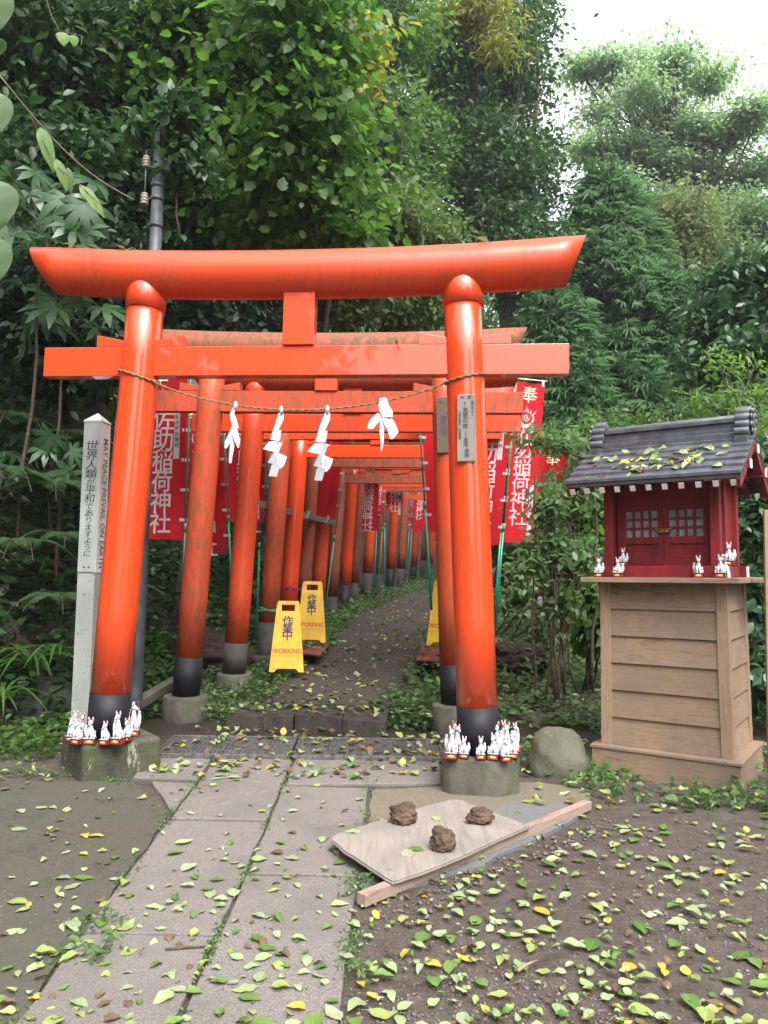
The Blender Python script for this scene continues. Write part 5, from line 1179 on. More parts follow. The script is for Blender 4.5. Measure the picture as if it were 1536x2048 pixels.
tree('shiny_leaved_tree', 'tree with glossy leaves on spreading branches above the shrine roof', tz(7.6, 13.4), [ell_px(1490, 560, 13, 90, 55, .9), ell_px(1450, 640, 13, 80, 45, .8), ell_px(1510, 700, 12.5, 70, 50, .8), ell_px(1420, 720, 13, 50, 40, .6), ell_px(1535, 620, 13, 50, 60, .8)], 210, 34, 'oval', .15, 'shiny', .12, 40, .34, droop=.5)
tree('sapling', 'young lime green sapling with feathery leaves right above the shrine ridge', tz(5.0, 9.6), [ell_px(1475, 725, 9.6, 60, 22, .4), ell_px(1500, 790, 9.4, 45, 28, .4), ell_px(1425, 805, 9.6, 45, 20, .4), ell_px(1520, 850, 9.2, 40, 40, .4)], 38, 26, 'narrow', .105, 'lime', .035, 26, .20, droop=.3)
# unseen trees behind the viewer, shaped to block sky and darken pillar reflections
# far and near woodland masses that read as one
def mass(name, label, ells, ncl, per, tpl, size, mat, rad=.6, **k):
    C = crown_centres(ells, ncl, .3); V, Fc = clump_leaves(C, rad * rng.uniform(.6, 1.3, len(C)), per, tpl, size, **k)
    o = npmesh(name, V, Fc, L[mat]); return tag(o, label, 'woods', None, 'stuff')
mass('woods', 'dark woodland on the hillside far behind the trees', [ell_px(u, v, Y, ru, rv, 2.5) for u, v, Y, ru, rv in ((1000, 640, 38, 200, 140), (1250, 640, 40, 220, 170), (1480, 640, 38, 160, 160), (1200, 820, 32, 260, 120), (1480, 800, 30, 160, 120), (900, 800, 38, 200, 120), (1020, 470, 42, 100, 150), (1340, 580, 42, 200, 80))], 900, 34, 'dia', .34, 'far', .9)
mass('woods', 'dark woodland closing the view above the bank', [ell_px(u, v, Y, ru, rv, 2.0) for u, v, Y, ru, rv in ((100, 100, 15, 300, 250), (400, 150, 16, 250, 250), (150, 450, 14, 300, 200), (450, 450, 15, 220, 200), (640, 560, 17, 160, 140), (540, 620, 15, 120, 70), (420, 640, 14, 120, 70), (640, 250, 17, 120, 250), (-250, 300, 13, 250, 350))], 900, 34, 'oval', .22, 'deep', .7)
mass('woods', 'unseen dark woodland behind the viewpoint, bank side, shaped to darken reflections', [(np.array((-18, y, 9.0)), np.array((6.5, 6, 11.0))) for y in (-16, -7, 2)] + [(np.array((x, -22, 9.0)), np.array((5.5, 4, 12))) for x in (-10.5, -20)], 1000, 34, 'dia', .7, 'deep', 1.0)  # out of view; height and gap set for the gate's reflections
mass('woods', 'unseen woodland behind the viewpoint on the shrine side, shaped to block sky', [(np.array((18, y, 8.0)), np.array((5, 5, 10.0))) for y in (-5, 4)] + [(np.array((11.5, -22, 7)), np.array((5.5, 4, 9)))], 600, 34, 'dia', .7, 'deep', 1.0)
mass('woods', 'undergrowth of bushes beyond the garden', [ell_px(u, v, Y, ru, rv, 1.2) for u, v, Y, ru, rv in ((1100, 930, 19, 160, 90), (1300, 900, 17, 200, 90), (1500, 900, 15, 160, 100), (1010, 1060, 22, 120, 70), (1180, 1040, 15, 120, 90), (1500, 1050, 12, 120, 120))], 520, 34, 'oval', .16, 'mid', .45)
# shrubs
def bush(name, label, base, ells, ncl, per, tpl, size, mat, stems, rad=.16, droop=.3, group=None, sr=.016, cat='shrub'):
    base = Vector(base); t = thing(name, label, cat, base, 0, group); C = crown_centres(ells, ncl, .2)
    V, Fc = clump_leaves(C, rad * rng.uniform(.6, 1.4, len(C)), per, tpl, size, droop, .6, .6, np.array(base)); npmesh('foliage', V - np.array(base), Fc, L[mat], t)
    for j in rng.choice(len(C), min(stems, len(C)), replace=False):
        m = MB(); b0 = base + Vector((rnd.uniform(-.12, .12), rnd.uniform(-.1, .1), -.05)); p = branch_path(b0, Vector(C[j]), .14, 7)
        m.tube([q - base for q in p], [sr * (1 - .75 * i / 7) for i in range(8)], 6)
        for _ in range(3): q0 = p[rnd.randint(3, 6)]; e = Vector(C[rng.integers(len(C))]); e = q0 + (e - q0) * min(1, .45 / max(.01, (e - q0).length)); m.tube([q - base for q in branch_path(q0, e, .1, 3)], [sr * .4, sr * .3, sr * .2, .002], 4, cap=False)
        m.build('stem', M['twig'], t, fix=False)
    return t
tree('climber', 'dark creeper leaves hanging around the top of the utility pole', at(360, 420, 6.9), [ell_px(350, 235, 6.7, 60, 55, .25), ell_px(375, 330, 6.8, 40, 60, .2), ell_px(290, 250, 6.9, 40, 40, .2)], 42, 24, 'oval', .11, 'dark', .012, 14, .16, None, droop=.6)
b1 = bush('berry_shrub', 'tall sparse shrub with dark berries between the banners and the shrine', tz(1.62, 7.6), [ell_px(1060, 872, 7.4, 50, 14, .15), ell_px(1120, 880, 7.5, 70, 22, .2), ell_px(1180, 890, 7.6, 40, 30, .2), ell_px(1160, 980, 7.6, 40, 60, .25), ell_px(1100, 1010, 7.4, 40, 50, .25), ell_px(1090, 1090, 7.4, 50, 45, .25), ell_px(1150, 1120, 7.7, 50, 60, .25), ell_px(1060, 1130, 7.3, 40, 40, .2), ell_px(1110, 1200, 7.6, 50, 50, .25)], 130, 21, 'oval', .080, 'pale', 5, .13, sr=.016)
m = MB(); bb_ = b1.location
for k in range(60):
    p = at(rnd.gauss(1115, 28), rnd.gauss(1060, 45), 7.35 + rnd.uniform(-.1, .2)) - bb_; m.ell(p, (.011,) * 3, None, 0, 8, 6)
m.build('berries', M['navy'], b1, fix=False)
for (u0, v0, u1, v1, r) in ((1132, 1385, 1118, 980, .017), (1180, 1370, 1188, 960, .021), (1150, 1380, 1070, 1010, .012), (1122, 1370, 1180, 1080, .012)):
    m = MB(); m.tube([q - bb_ for q in branch_path(at(u0, v0, 7.6), at(u1, v1, 7.5), .07, 8)], [r * (1 - .6 * i / 8) for i in range(9)], 7); m.build('stem', M['twig'], b1, fix=False)
m = MB(); m.tube([q - bb_ for q in branch_path(at(1200, 930, 7.5), at(1010, 868, 7.4), .08, 7)], [.012 * (1 - .8 * i / 7) + .002 for i in range(8)], 5); m.build('stem', M['twig'], b1, fix=False)
bush('leafy_shrub', 'fresh green shrub with large drooping leaves close behind the shrine wall', tz(2.15, 8.3), [ell_px(1170, 1000, 8.3, 40, 60, .3), ell_px(1190, 1130, 8.2, 30, 90, .3), ell_px(1195, 1230, 8, 25, 70, .2)], 60, 18, 'oval', .17, 'bright', 6, .2, .8)
bush('leafy_shrub', 'dark glossy shrub at the frame edge behind the shrine and pedestal', tz(3.75, 7.6), [ell_px(1515, 1020, 7.3, 45, 100, .3), ell_px(1530, 1190, 7.2, 35, 100, .3), ell_px(1528, 1350, 7.0, 30, 110, .3), ell_px(1520, 920, 7.8, 50, 50, .3)], 150, 20, 'oval', .115, 'shiny', 7, .18, .5)
bush('leafy_shrub', 'pale green shrub behind the berry shrub, in front of the far banner', tz(2.2, 11.2), [ell_px(1130, 1000, 11, 70, 60, .5), ell_px(1160, 1110, 10.6, 60, 60, .5), ell_px(1090, 1060, 11, 40, 60, .4), ell_px(1170, 930, 11, 50, 50, .4)], 110, 20, 'oval', .13, 'pale', 8, .24)
bush('hydrangea', 'leafy hydrangea with one faded mauve flower head beside the path', tz(1.5, 10.6), [ell_px(1060, 1190, 10.4, 55, 30, .4), ell_px(1090, 1240, 10, 50, 30, .4)], 40, 16, 'oval', .13, 'pale', 6, .2)
hb = COL.objects['hydrangea']; m = MB(); hc = at(1083, 1205, 9.9) - hb.location
for k in range(110):
    d = Vector((rnd.gauss(0, 1), rnd.gauss(0, 1), rnd.gauss(0, 1))).normalized(); a = d.cross(Vector((.3, .2, 1))).normalized() * .017; b = d.cross(a).normalized() * .017; p = hc + d * .075
    m.add([p + a, p + b, p - a, p - b], [(0, 1, 2, 3)])
m.build('flower_head', simple('mauve_petals', (.33, .22, .32), .7, .3, 60), hb, fix=False)
# ferns, strap leaves, fatsia, kudzu
def fern(label, base, nfr, ln, seed, face=None):
    rr = random.Random(seed); base = Vector(base); t = thing('fern', label, 'fern', base, 0, 'ferns on the bank'); Vs = []
    P, D, N, sz = [], [], [], []
    st = MB()
    for k in range(nfr):
        a = 2 * math.pi * k / nfr + rr.uniform(-.3, .3) if face is None else face + rr.uniform(-1.2, 1.2); l = ln * rr.uniform(.75, 1.15); h = Vector((math.cos(a), math.sin(a), 0)); pts = []
        n = 26
        for i in range(n + 1):
            f = i / n; pts.append(h * (l * f * .85) + Vector((0, 0, l * (.75 * f - .95 * f * f))))
        st.tube(pts[::4] + [pts[-1]], .003, 4, cap=False)
        for i in range(3, n):
            f = i / n; d = (pts[i + 1] - pts[i]).normalized(); s = h.cross(Vector((0, 0, 1))); w = l * .20 * math.sin(math.pi * min(1, f * 1.08 + .05)) ** .8 + .01
            for q in (-1, 1): P.append(pts[i]); D.append(s * q + d * .45 + Vector((0, 0, -.15))); N.append(Vector((0, 0, 1)) + d * .2); sz.append(w)
    V, Fc = scatter('narrow', np.array(P), np.array(D), np.array(N), np.array(sz)); npmesh('fronds', V, Fc, L['fern'], t); st.build('stalk', M['twig'], t, fix=False)
for i, (u, v, Y_, l, lb) in enumerate(((15, 960, 7.2, .75, 'fern with long fronds at the frame edge, level with the top of the peace pole'), (105, 985, 7.5, .7, 'fern right of the outermost one on the dark bank'), (45, 1095, 6.9, .7, 'fern hanging lowest over the strap leaves'), (135, 1080, 7.2, .55, 'fern close behind the peace pole lettering'), (30, 850, 7.8, .7, 'fern highest on the bank beneath the dark tree'), (140, 880, 8.0, .6, 'fern half hidden by the peace pole cap'), (265, 1180, 8.0, .4, 'small fern behind the front gate pillar and under the red banner'), (120, 1200, 6.9, .5, 'fern above the dark boulder'))):
    fern(lb, at(u, v, Y_), 9, l, 50 + i)
def straps(label, base, n, l, seed):
    rr = random.Random(seed); base = Vector(base); t = thing('strap_leaf_plant', label, 'plant', base); m = MB()
    for k in range(n):
        a = rr.uniform(0, 6.28); h = Vector((math.cos(a), math.sin(a), 0)); s = Vector((-h.y, h.x, 0)); ll = l * rr.uniform(.6, 1.2); vs = []; N_ = 10
        for i in range(N_ + 1):
            f = i / N_; p = h * ll * (.25 * f + .6 * f * f) + Vector((0, 0, ll * (1.0 * f - .95 * f ** 2.2))); w = .016 * math.sin(math.pi * min(1, f * .9 + .12)) ** .6
            vs += [p - s * w + Vector((0, 0, .004)), p, p + s * w + Vector((0, 0, .004))]
        m.add(vs, [(3 * i + q, 3 * i + q + 1, 3 * i + q + 4, 3 * i + q + 3) for i in range(N_) for q in (0, 1)], 0, True)
    m.build('leaves', L['mid'], t, fix=False)
straps('tuft of long strap leaves arching beside the peace pole', at(60, 1350, 6.7), 20, .75, 3)
straps('second tuft of strap leaves at the frame edge beside the dark boulder', at(0, 1420, 6.3), 14, .65, 4)
straps('strap-leaved tuft tucked behind the peace pole base', at(115, 1330, 6.9), 10, .6, 5)
def fatsia(label, base, C, size):
    base = Vector(base); t = thing('fatsia', label, 'shrub', base, 0, 'glossy fatsia shrubs'); C = np.array([tuple(c) for c in C]); n = len(C)
    D = rng.normal(0, 1, (n, 3)); D[:, 2] = -.5 - rng.random(n) * .5; D[:, 1] -= .4; N = rng.normal(0, .4, (n, 3)); N[:, 2] += .9; N[:, 1] -= .5
    V, Fc = scatter('palm', C, D, N, size * rng.uniform(.7, 1.2, n)); npmesh('foliage', V - np.array(base), Fc, L['shiny'], t)
    m = MB()
    hub = Vector(C.mean(0)) - base - Vector((0, 0, .25)); m.tube(branch_path(Vector((0, 0, -.2)), hub, .1, 6), [.022, .02, .019, .018, .016, .014, .012], 6)
    for c in C:
        q = Vector(c) - base; a_ = hub.lerp(q, .25); m.tube([a_, a_.lerp(q, .5) + Vector((0, 0, .05)), q], [.006, .005, .003], 5, cap=False)
    m.build('stem', M['twig'], t, fix=False)
fatsia('fatsia with large glossy fingered leaves above the end of the front gate beam', tz(-3.6, 7.6), [at(rnd.uniform(-20, 190), rnd.uniform(330, 520), rnd.uniform(6.6, 7.6)) for _ in range(34)], .34)
fatsia('fatsia with dark fingered leaves low on the bank behind the peace pole', tz(-3.3, 8.2), [at(rnd.uniform(10, 150), rnd.uniform(860, 960), rnd.uniform(7.4, 8.2)) for _ in range(18)], .30)
fatsia('fatsia leaves hanging below the beam end in front of the dark bank', tz(-3.3, 7.9), [at(rnd.uniform(20, 250), rnd.uniform(560, 690), rnd.uniform(7.2, 8.2)) for _ in range(26)], .32)
def kudzu(label, stem, leaves, wd=.44):
    base = Vector(stem[0]); t = thing('climbing_vine', label, 'vine', base, 0, 'vines hanging at the frame edge'); m = MB(); m.tube([Vector(p) - base for p in stem], .003, 6, cap=False); m.build('stem', M['twig'], t, fix=False)
    for p, s, d, lim in leaves:
        n = 12; mm = MB(); vs = []
        for i in range(n + 1):
            f = i / n; w = wd * (math.sin(math.pi * f ** .72)) ** .75 if 0 < f < 1 else .02
            for q in (-1, -.5, 0, .5, 1): vs.append(Vector((f, q * w, .10 * abs(q) * w - .18 * f * f + .015 * math.sin(f * 14 + q * 4))) * s)
        mm.add(vs, [(5 * i + k, 5 * i + k + 1, 5 * i + k + 6, 5 * i + k + 5) for i in range(n) for k in range(4)], 0, True)
        o = mm.build('leaf', L['lime'] if lim else KUD, t, fix=False); dv = Vector(d).normalized(); nn = Vector((.35, -1, .55)); y = nn.cross(dv).normalized(); z = dv.cross(y)
        o.matrix_local = Matrix.Translation(Vector(p) - base) @ Matrix((dv, y, z)).transposed().to_4x4()
KUD = leafmat('leaf_broad', (.050, .115, .038), (.075, .15, .050), (.10, .17, .055), .35, .45)
kudzu('climbing vine with broad pale leaves hanging at the edge of the view', [at(-40, -40, 3.0), at(-10, 150, 2.9), at(-14, 330, 2.8), at(-8, 560, 2.8)], [(at(-22, 178, 2.8), .19, (.12, -.1, -1), 0), (at(-16, 358, 2.75), .19, (.22, -.1, -1), 0), (at(-30, 470, 2.75), .19, (.25, -.1, -1), 0), (at(-22, -35, 2.9), .20, (.1, 0, -1), 0), (at(-4, 75, 3.0), .07, (.15, 0, -1), 0)])
kudzu('thin curling vine tip with small pale yellow-green leaves above the bank', [at(88, -20, 4.0), at(102, 30, 4.0), at(118, 60, 4.0), at(142, 68, 4.0), at(164, 72, 4.0), at(163, 90, 4.0)], [(at(124, 64, 3.98), .078, (.25, -.1, -1), 1), (at(146, 70, 3.98), .060, (.2, 0, -1), 1)])
kudzu('long yellow-green lance leaves slanting over the fatsia', [at(60, 230, 5.0), at(110, 330, 5.0), at(170, 380, 5.0), at(212, 420, 5.0)], [(at(80, 255, 5.0), .30, (.40, 0, -1), 1), (at(112, 318, 5.0), .22, (.45, 0, -1), 1), (at(160, 370, 5.0), .26, (.85, 0, -.9), 1), (at(135, 335, 5.1), .18, (.2, 0, -1), 0)], .16)
# ground cover: low leaves hugging the soil
def cover(name, label, n, region, size, mat, tpl='oval', hmax=.12, cat='ground cover', up=.9):
    P = []
    while sum(len(p) for p in P) < n:
        x, y = region(n); P.append(np.stack([x, y], -1))
    P = np.concatenate(P)[:n]; z = terrain(P[:, 0], P[:, 1]) + hmax * rng.random(n) ** 1.5 + .01
    D = rng.normal(0, 1, (n, 3)); D[:, 2] *= .3; N = rng.normal(0, .45, (n, 3)); N[:, 2] += up
    V, Fc = scatter(tpl, np.column_stack([P, z]), D, N, size * rng.uniform(.5, 1.3, n)); return tag(npmesh(name, V, Fc, L[mat]), label, cat, None, 'stuff')
def clumpy(x, y, thr, s=1.0): return np.sin(x * 3.1 * s + 1) * np.cos(y * 2.7 * s) + np.sin(x * 6.3 * s - y * 5.1 * s) * .6 + rng.normal(0, .4, len(x)) > thr
def reg(xf, ylo, yhi, thr=-9, py=1.0):
    def f(n):
        y = ylo + (yhi - ylo) * rng.random(n) ** py; a, b = xf(y); x = a + (b - a) * rng.random(n); k = clumpy(x, y, thr); return x[k], y[k]
    return f
xl = xleft
cover('ground_cover', 'leafy ground cover over the garden soil between gates and shrubs', 9000, reg(lambda y: (xpath(y) + hpath(y), xl(y) + 6.5), 6.9, 15, -.9, 1.4), .085, 'pale', hmax=.18)
cover('ground_cover', 'pale leafy ground cover farther back beside the gates', 7000, reg(lambda y: (xl(y) + 2.7, xl(y) + 5.5), 8.6, 20, -1.2), .12, 'pale', hmax=.34)
cover('ground_cover', 'low green weeds along the bank side of the path', 7000, reg(lambda y: (xl(y) - .45, xpath(y) - hpath(y) + .06), 7.0, 13, -.8, 1.3), .058, 'cover', hmax=.13)
cover('ground_cover', 'green weeds along both edges of the far path', 5000, reg(lambda y: (xl(y) - .1, xpath(y) - hpath(y) + .12), 9.5, 30, -1, 1.5), .085, 'cover', hmax=.26)
cover('ground_cover', 'green weeds along the outer edge of the far path', 5000, reg(lambda y: (xpath(y) + hpath(y) - .05, xpath(y) + hpath(y) + .9), 7.0, 30, -.8, 1.5), .075, 'cover', hmax=.22)
cover('ivy', 'ivy and small creepers on the dark bank behind the pillars', 17000, reg(lambda y: (xl(y) - 3.0, xl(y) - .5), 6.6, 22, -.7, 1.3), .085, 'deep', hmax=.22, up=.5)
cover('ivy', 'brighter creeping leaves low on the bank behind the pillars', 4500, reg(lambda y: (xl(y) - 1.3, xl(y) - .5), 6.7, 14, -.1), .08, 'mid', hmax=.25, up=.4)
cover('weeds', 'leafy weeds at the foot of the bank around the dark boulder', 3800, reg(lambda y: (-4.6 + 0 * y, -2.35 + 0 * y), 5.6, 7.6, -.3), .065, 'mid', hmax=.18)
cover('weeds', 'small weeds around the pedestal foot and the boulder', 900, reg(lambda y: (1.0 + 0 * y, 3.2 + 0 * y), 4.75, 6.6, .1), .065, 'cover', hmax=.09)
cover('bank_foliage', 'large dark leaves covering the bank above the ferns', 14000, reg(lambda y: (xl(y) - 5.5, xl(y) - .8), 6.6, 16, -1.5), .14, 'dark', hmax=.45, up=.3)
# ------------------------------------------------------------------ fallen leaves
def fallen_mat(name, c1, c2, spot, rough=.5):
    t = NT(name); rnd_ = t.new('ShaderNodeObjectInfo').outputs['Random']
    isl = t.new('ShaderNodeNewGeometry').outputs['Random Per Island']
    f = t.math('FRACT', t.math('ADD', rnd_, isl))
    c = t.ramp(f, [(0, c1), (1, c2)]); n = t.noise(26, 4, .6); c = t.mix(t.ramp(n, [(.55, 0), (.75, .55)]), c, spot)
    tc = t.new('ShaderNodeTexCoord'); sx = t.new('ShaderNodeSeparateXYZ'); t.l(tc.outputs['UV'], sx.inputs[0])
    a = t.math('ABSOLUTE', t.math('SUBTRACT', sx.outputs[1], .5)); rib = t.ramp(a, [(.0, .55), (.035, 0)])
    vein = t.math('SINE', t.math('MULTIPLY', t.math('SUBTRACT', sx.outputs[0], t.math('MULTIPLY', a, .5)), 52.0)); vn = t.ramp(vein, [(.82, 0), (1, .25)])
    c = t.mix(rib, c, tuple(min(1, x * 1.6) for x in c2)); c = t.mix(vn, c, tuple(min(1, x * 1.4) for x in c2))
    p = t.pbr(c, rough, t.bump(vein, .08, .001), .4); tr = t.new('ShaderNodeBsdfTranslucent'); t.l(c, tr.inputs[0]); m = t.new('ShaderNodeMixShader'); m.inputs[0].default_value = .22
    t.l(p, m.inputs[1]); t.l(tr.outputs[0], m.inputs[2]); return t.done(m.outputs[0])
FM = {'pale green': fallen_mat('fallen_pale', (.23, .31, .14), (.33, .40, .20), (.17, .22, .06)), 'green': fallen_mat('fallen_green', (.060, .14, .025), (.13, .22, .05), (.20, .25, .05)),
      'yellow green': fallen_mat('fallen_lime', (.215, .28, .075), (.30, .355, .12), (.34, .26, .05)), 'yellow': fallen_mat('fallen_yellow', (.42, .31, .04), (.50, .40, .08), (.36, .20, .03)),
      'brown': fallen_mat('fallen_brown', (.10, .062, .036), (.19, .125, .07), (.07, .04, .025), .7), 'grey green': fallen_mat('fallen_grey', (.22, .27, .15), (.33, .36, .22), (.22, .20, .12))}
LM = {}
def leaf_geo(seed):
    r_ = random.Random(seed); n, q = 10, 4
    bend = r_.uniform(-.35, .45); cup = r_.uniform(-.1, .42); fold = r_.choice([0, 0, .3, .7]); wv = r_.uniform(.0, .05); tw = r_.uniform(-.5, .5); curl = r_.choice([0, 0, 0, .8]); wd = r_.uniform(.26, .34); sk = r_.uniform(-.08, .08)
    V = []; uv = []
    for i in range(n + 1):
        f = i / n; w = wd * math.sin(math.pi * f ** .80) ** .85 * (1 - .25 * f) * 1.15 if 0 < f < 1 else .004
        for k in range(q + 1):
            s = -1 + 2 * k / q; y = s * w + sk * math.sin(math.pi * f); z = cup * abs(s) ** 1.6 * w + fold * abs(s) * w + wv * math.sin(f * 13 + s * 3 + seed) * abs(s)
            x = f; zz = z + bend * .35 * math.sin(math.pi * f) + (curl * (f - .6) ** 2 * 1.4 if f > .6 else 0); a = tw * (f - .5)
            V.append((x - .5, y * math.cos(a) - (zz) * math.sin(a), zz * math.cos(a) + y * math.sin(a))); uv.append((f, .5 + s * .5))
    b = len(V)
    mz = min(v[2] for v in V); V = [(x, y, z - mz) for x, y, z in V]
    Fc = [(i * (q + 1) + k, i * (q + 1) + k + 1, (i + 1) * (q + 1) + k + 1, (i + 1) * (q + 1) + k) for i in range(n) for k in range(q)]
    z0 = V[2][2]   # petiole
    V += [(-.5, -.012, z0), (-.5, .012, z0), (-.5, 0, z0 + .012), (-.72, .03, .012), (-.72, .05, .012), (-.72, .04, .022)]; uv += [(0, .5)] * 6
    Fc += [(b, b + 1, b + 4, b + 3), (b + 1, b + 2, b + 5, b + 4), (b + 2, b, b + 3, b + 5)]
    return V, Fc, uv
GEO = [leaf_geo(100 + i) for i in range(14)]
def leaf_mesh(gi, ck):
    if (gi, ck) in LM: return LM[gi, ck]
    V, Fc, uv = GEO[gi]; me = bpy.data.meshes.new('fallen_leaf'); me.from_pydata(V, [], Fc); ul = me.uv_layers.new(name='UVMap')
    for l in me.loops: ul.data[l.index].uv = uv[l.vertex_index]
    me.polygons.foreach_set('use_smooth', [True] * len(Fc)); me.materials.append(FM[ck]); LM[gi, ck] = me; return me
CK = list(FM); CW = [.38, .24, .16, .05, .06, .11]
def inpoly(u, v, P):
    c = False; j = len(P) - 1
    for i in range(len(P)):
        if (P[i][1] > v) != (P[j][1] > v) and u < (P[j][0] - P[i][0]) * (v - P[i][1]) / (P[j][1] - P[i][1]) + P[i][0]: c = not c
        j = i
    return c
SLABP = [(430, 1530), (885, 1530), (740, 1600), (716, 1764), (690, 1965), (672, 2110), (-10, 2110), (208, 1817), (341, 1640)]
def zone(p):
    u, v = cam_px(p)
    if inpoly(u, v, [(a, b) for a, b in PB]): return 'on the split board', .079
    if inpoly(u, v, SLABP): return 'on the granite slabs', .020
    if p.x < 0 and v > 1560: return 'on the damp concrete apron', .016
    if inpoly(u, v, [(745, 1582), (892, 1576), (1080, 1568), (1175, 1585), (1185, 1618), (1060, 1650), (735, 1720)]): return 'on the tan pad beside the grey footing', .015
    if v < 1560 or (u > 1180 and v < 1640): return 'among the weeds by the pedestal', .015
    return 'on the brown soil', .012
SHAPE = ['flat', 'cupped', 'curled', 'folded', 'bent', 'twisted', 'wavy']
spots = []
def ok(p, r):
    return all((p.x - q.x) ** 2 + (p.y - q.y) ** 2 > r * r for q in spots[-400:])
tries = 0
bz = [((p.x - pillarR.x) ** 2 + (p.y - pillarR.y) ** 2) for p in ()]
def blocked(p):
    if (p.x - pillarR.x) ** 2 + (p.y - pillarR.y) ** 2 < .11 or (p.x - pillarL.x) ** 2 + (p.y - pillarL.y - .07) ** 2 < .13: return True
    l = SROT.transposed() @ (p - SO)
    if abs(l.x) < .53 and abs(l.y) < .46: return True
    return (p.x - 1.26) ** 2 + (p.y - 5.6) ** 2 < .07
place = []
while len(place) < 292 and tries < 20000:
    tries += 1
    if rnd.random() < .62: u, v = rnd.uniform(700, 1560), 1600 + 470 * rnd.random() ** .9
    else: u, v = rnd.uniform(-20, 720), 1535 + 530 * rnd.random()
    p = gnd(u, v, .012)
    cl = math.sin(p.x * 4.1 + 2) * math.sin(p.y * 3.3) + .5 * math.sin(p.x * 9 - p.y * 7)
    if blocked(p) or rnd.random() > .62 + .38 * cl or not ok(p, .055): continue
    spots.append(p); place.append(p)
for p in place:
    ck = rnd.choices(CK, CW)[0]; zn, z = zone(p); gi = rnd.randrange(14)
    o = bpy.data.objects.new('fallen_leaf', leaf_mesh(gi, ck)); COL.objects.link(o); s = rnd.choice((rnd.uniform(.045, .075), rnd.uniform(.060, .098))) * (.8 if ck == 'brown' else 1)
    o.location = (p.x, p.y, z + .001); o.scale = (s, s, s * rnd.uniform(.35, .85)); o.rotation_euler = (rnd.uniform(-.12, .12), rnd.uniform(-.12, .12), rnd.uniform(0, 6.28))
    lab = f'{ck} fallen leaf lying {zn}'; tag(o, lab, 'fallen leaf', lab)
def litter(name, label, P, Zn, size, cw=CW):
    n = len(P); gi = rng.integers(0, 14, n); ci = rng.choice(6, n, p=np.array(cw) / sum(cw)); Vs, Fs, mi, k = [], [], [], 0
    for i in range(n):
        V, Fc, uv = GEO[gi[i]]; s = size * rng.uniform(.55, 1.2); Rm = Euler((rng.normal(0, .25), rng.normal(0, .25), rng.uniform(0, 6.28))).to_matrix()
        W = np.array(V) @ np.array(Rm).T * s + np.array(P[i]); Vs.append(W); Fs.append(np.array(Fc) + k); mi += [ci[i]] * len(Fc); k += len(V)
    o = npmesh(name, np.concatenate(Vs), np.concatenate(Fs), [FM[c] for c in CK], None, True, np.array(mi))
    return tag(o, label, 'leaf litter', None, 'stuff')
P = []
while len(P) < 880:
    y = rnd.uniform(5.2, 7.2) if rnd.random() < .35 else 7 + 17 * rnd.random() ** 1.6; cx = float(xpath(y))
    x = cx + rnd.gauss(0, .42) if y > 7 else rnd.uniform(-1.6, .5)
    if y > 7.15 and abs(x - cx) < float(hpath(y)) - .03: z = float(zpath(y)) + .006
    elif 6.7 < y < 7.15: z = .17
    elif 5.75 < y < 6.6: z = .05
    else: z = float(terrain(x, y)) + .03
    P.append((x, y, z))
litter('leaf_litter', 'small fallen leaves strewn along the path under the gates', P, None, .078, [.26, .06, .20, .06, .34, .10])
P = []
while len(P) < 520:
    x, y = rnd.uniform(.9, 4.2), rnd.uniform(4.6, 9.5) ** 1.0
    if blocked(Vector((x, y, 0))): continue
    P.append((x, y, float(terrain(x, y)) + .05 * rnd.random()))
litter('leaf_litter', 'fallen leaves scattered through the weeds behind the boulder and pedestal', P, None, .085, [.30, .12, .28, .14, .10, .06])
P = []
for _ in range(170):
    x, y = rnd.uniform(-4, -2.0), rnd.uniform(5.0, 7.0); P.append((x, y, float(terrain(x, y)) + .04 * rnd.random()))
for _ in range(190): 
    p = gnd(rnd.uniform(0, 700), rnd.uniform(1540, 2050), .02); P.append(tuple(p))
for _ in range(420):
    p = gnd(rnd.uniform(720, 1536), rnd.uniform(1640, 2050), .014)
    P.append(tuple(p))
litter('leaf_litter', 'small scraps of leaves over the foreground soil and stone', P, None, .046, [.34, .18, .20, .05, .14, .09])
# individual leaves on the shrine roof, the beam, in the air
k = 0
for i in range(62):
    x = rnd.gauss(.02, .25) * 1.0; f = min(.78, max(.06, rnd.gauss(.38, .20))); x = max(-.50, min(.46, x))
    y = -EY * (1 - f); z = EZ + (RZ - EZ) * f + .024
    ck = rnd.choices(CK, [.36, .12, .18, .12, .12, .2])[0]; o = bpy.data.objects.new('fallen_leaf', leaf_mesh(rnd.randrange(14), ck)); COL.objects.link(o); s = rnd.uniform(.06, .095)
    o.matrix_world = Matrix.Translation(SO + SROT @ Vector((x, y, SZ + z))) @ (SROT @ Matrix.Rotation(sl, 3, 'X') @ Euler((rnd.uniform(-.3, .3), rnd.uniform(-.3, .3), rnd.uniform(0, 6.28))).to_matrix()).to_4x4() @ Matrix.Diagonal((s, s, s * 1.1, 1))
    lab = f'{ck} fallen leaf lying on the shrine roof'; tag(o, lab, 'fallen leaf', lab)
for u, v, ck, lb in ((793, 690, 'green', 'green leaf stuck upright on the front tie beam'), (705, 889, 'yellow', 'yellow leaf hanging from a spider thread under the gates'), (743, 942, 'green', 'greenish leaf hanging lowest among the threads under the gates'), (1014, 882, 'green', 'large green leaf dangling beside the front plaque pillar')):
    o = bpy.data.objects.new('hanging_leaf', leaf_mesh(rnd.randrange(14), ck)); COL.objects.link(o); o.location = at(u, v, 5.1 if v > 880 and u > 1000 or u == 793 else 6.2); o.scale = (.085,) * 3; o.rotation_euler = (.3, R(70), .4); tag(o, lb, 'leaf')
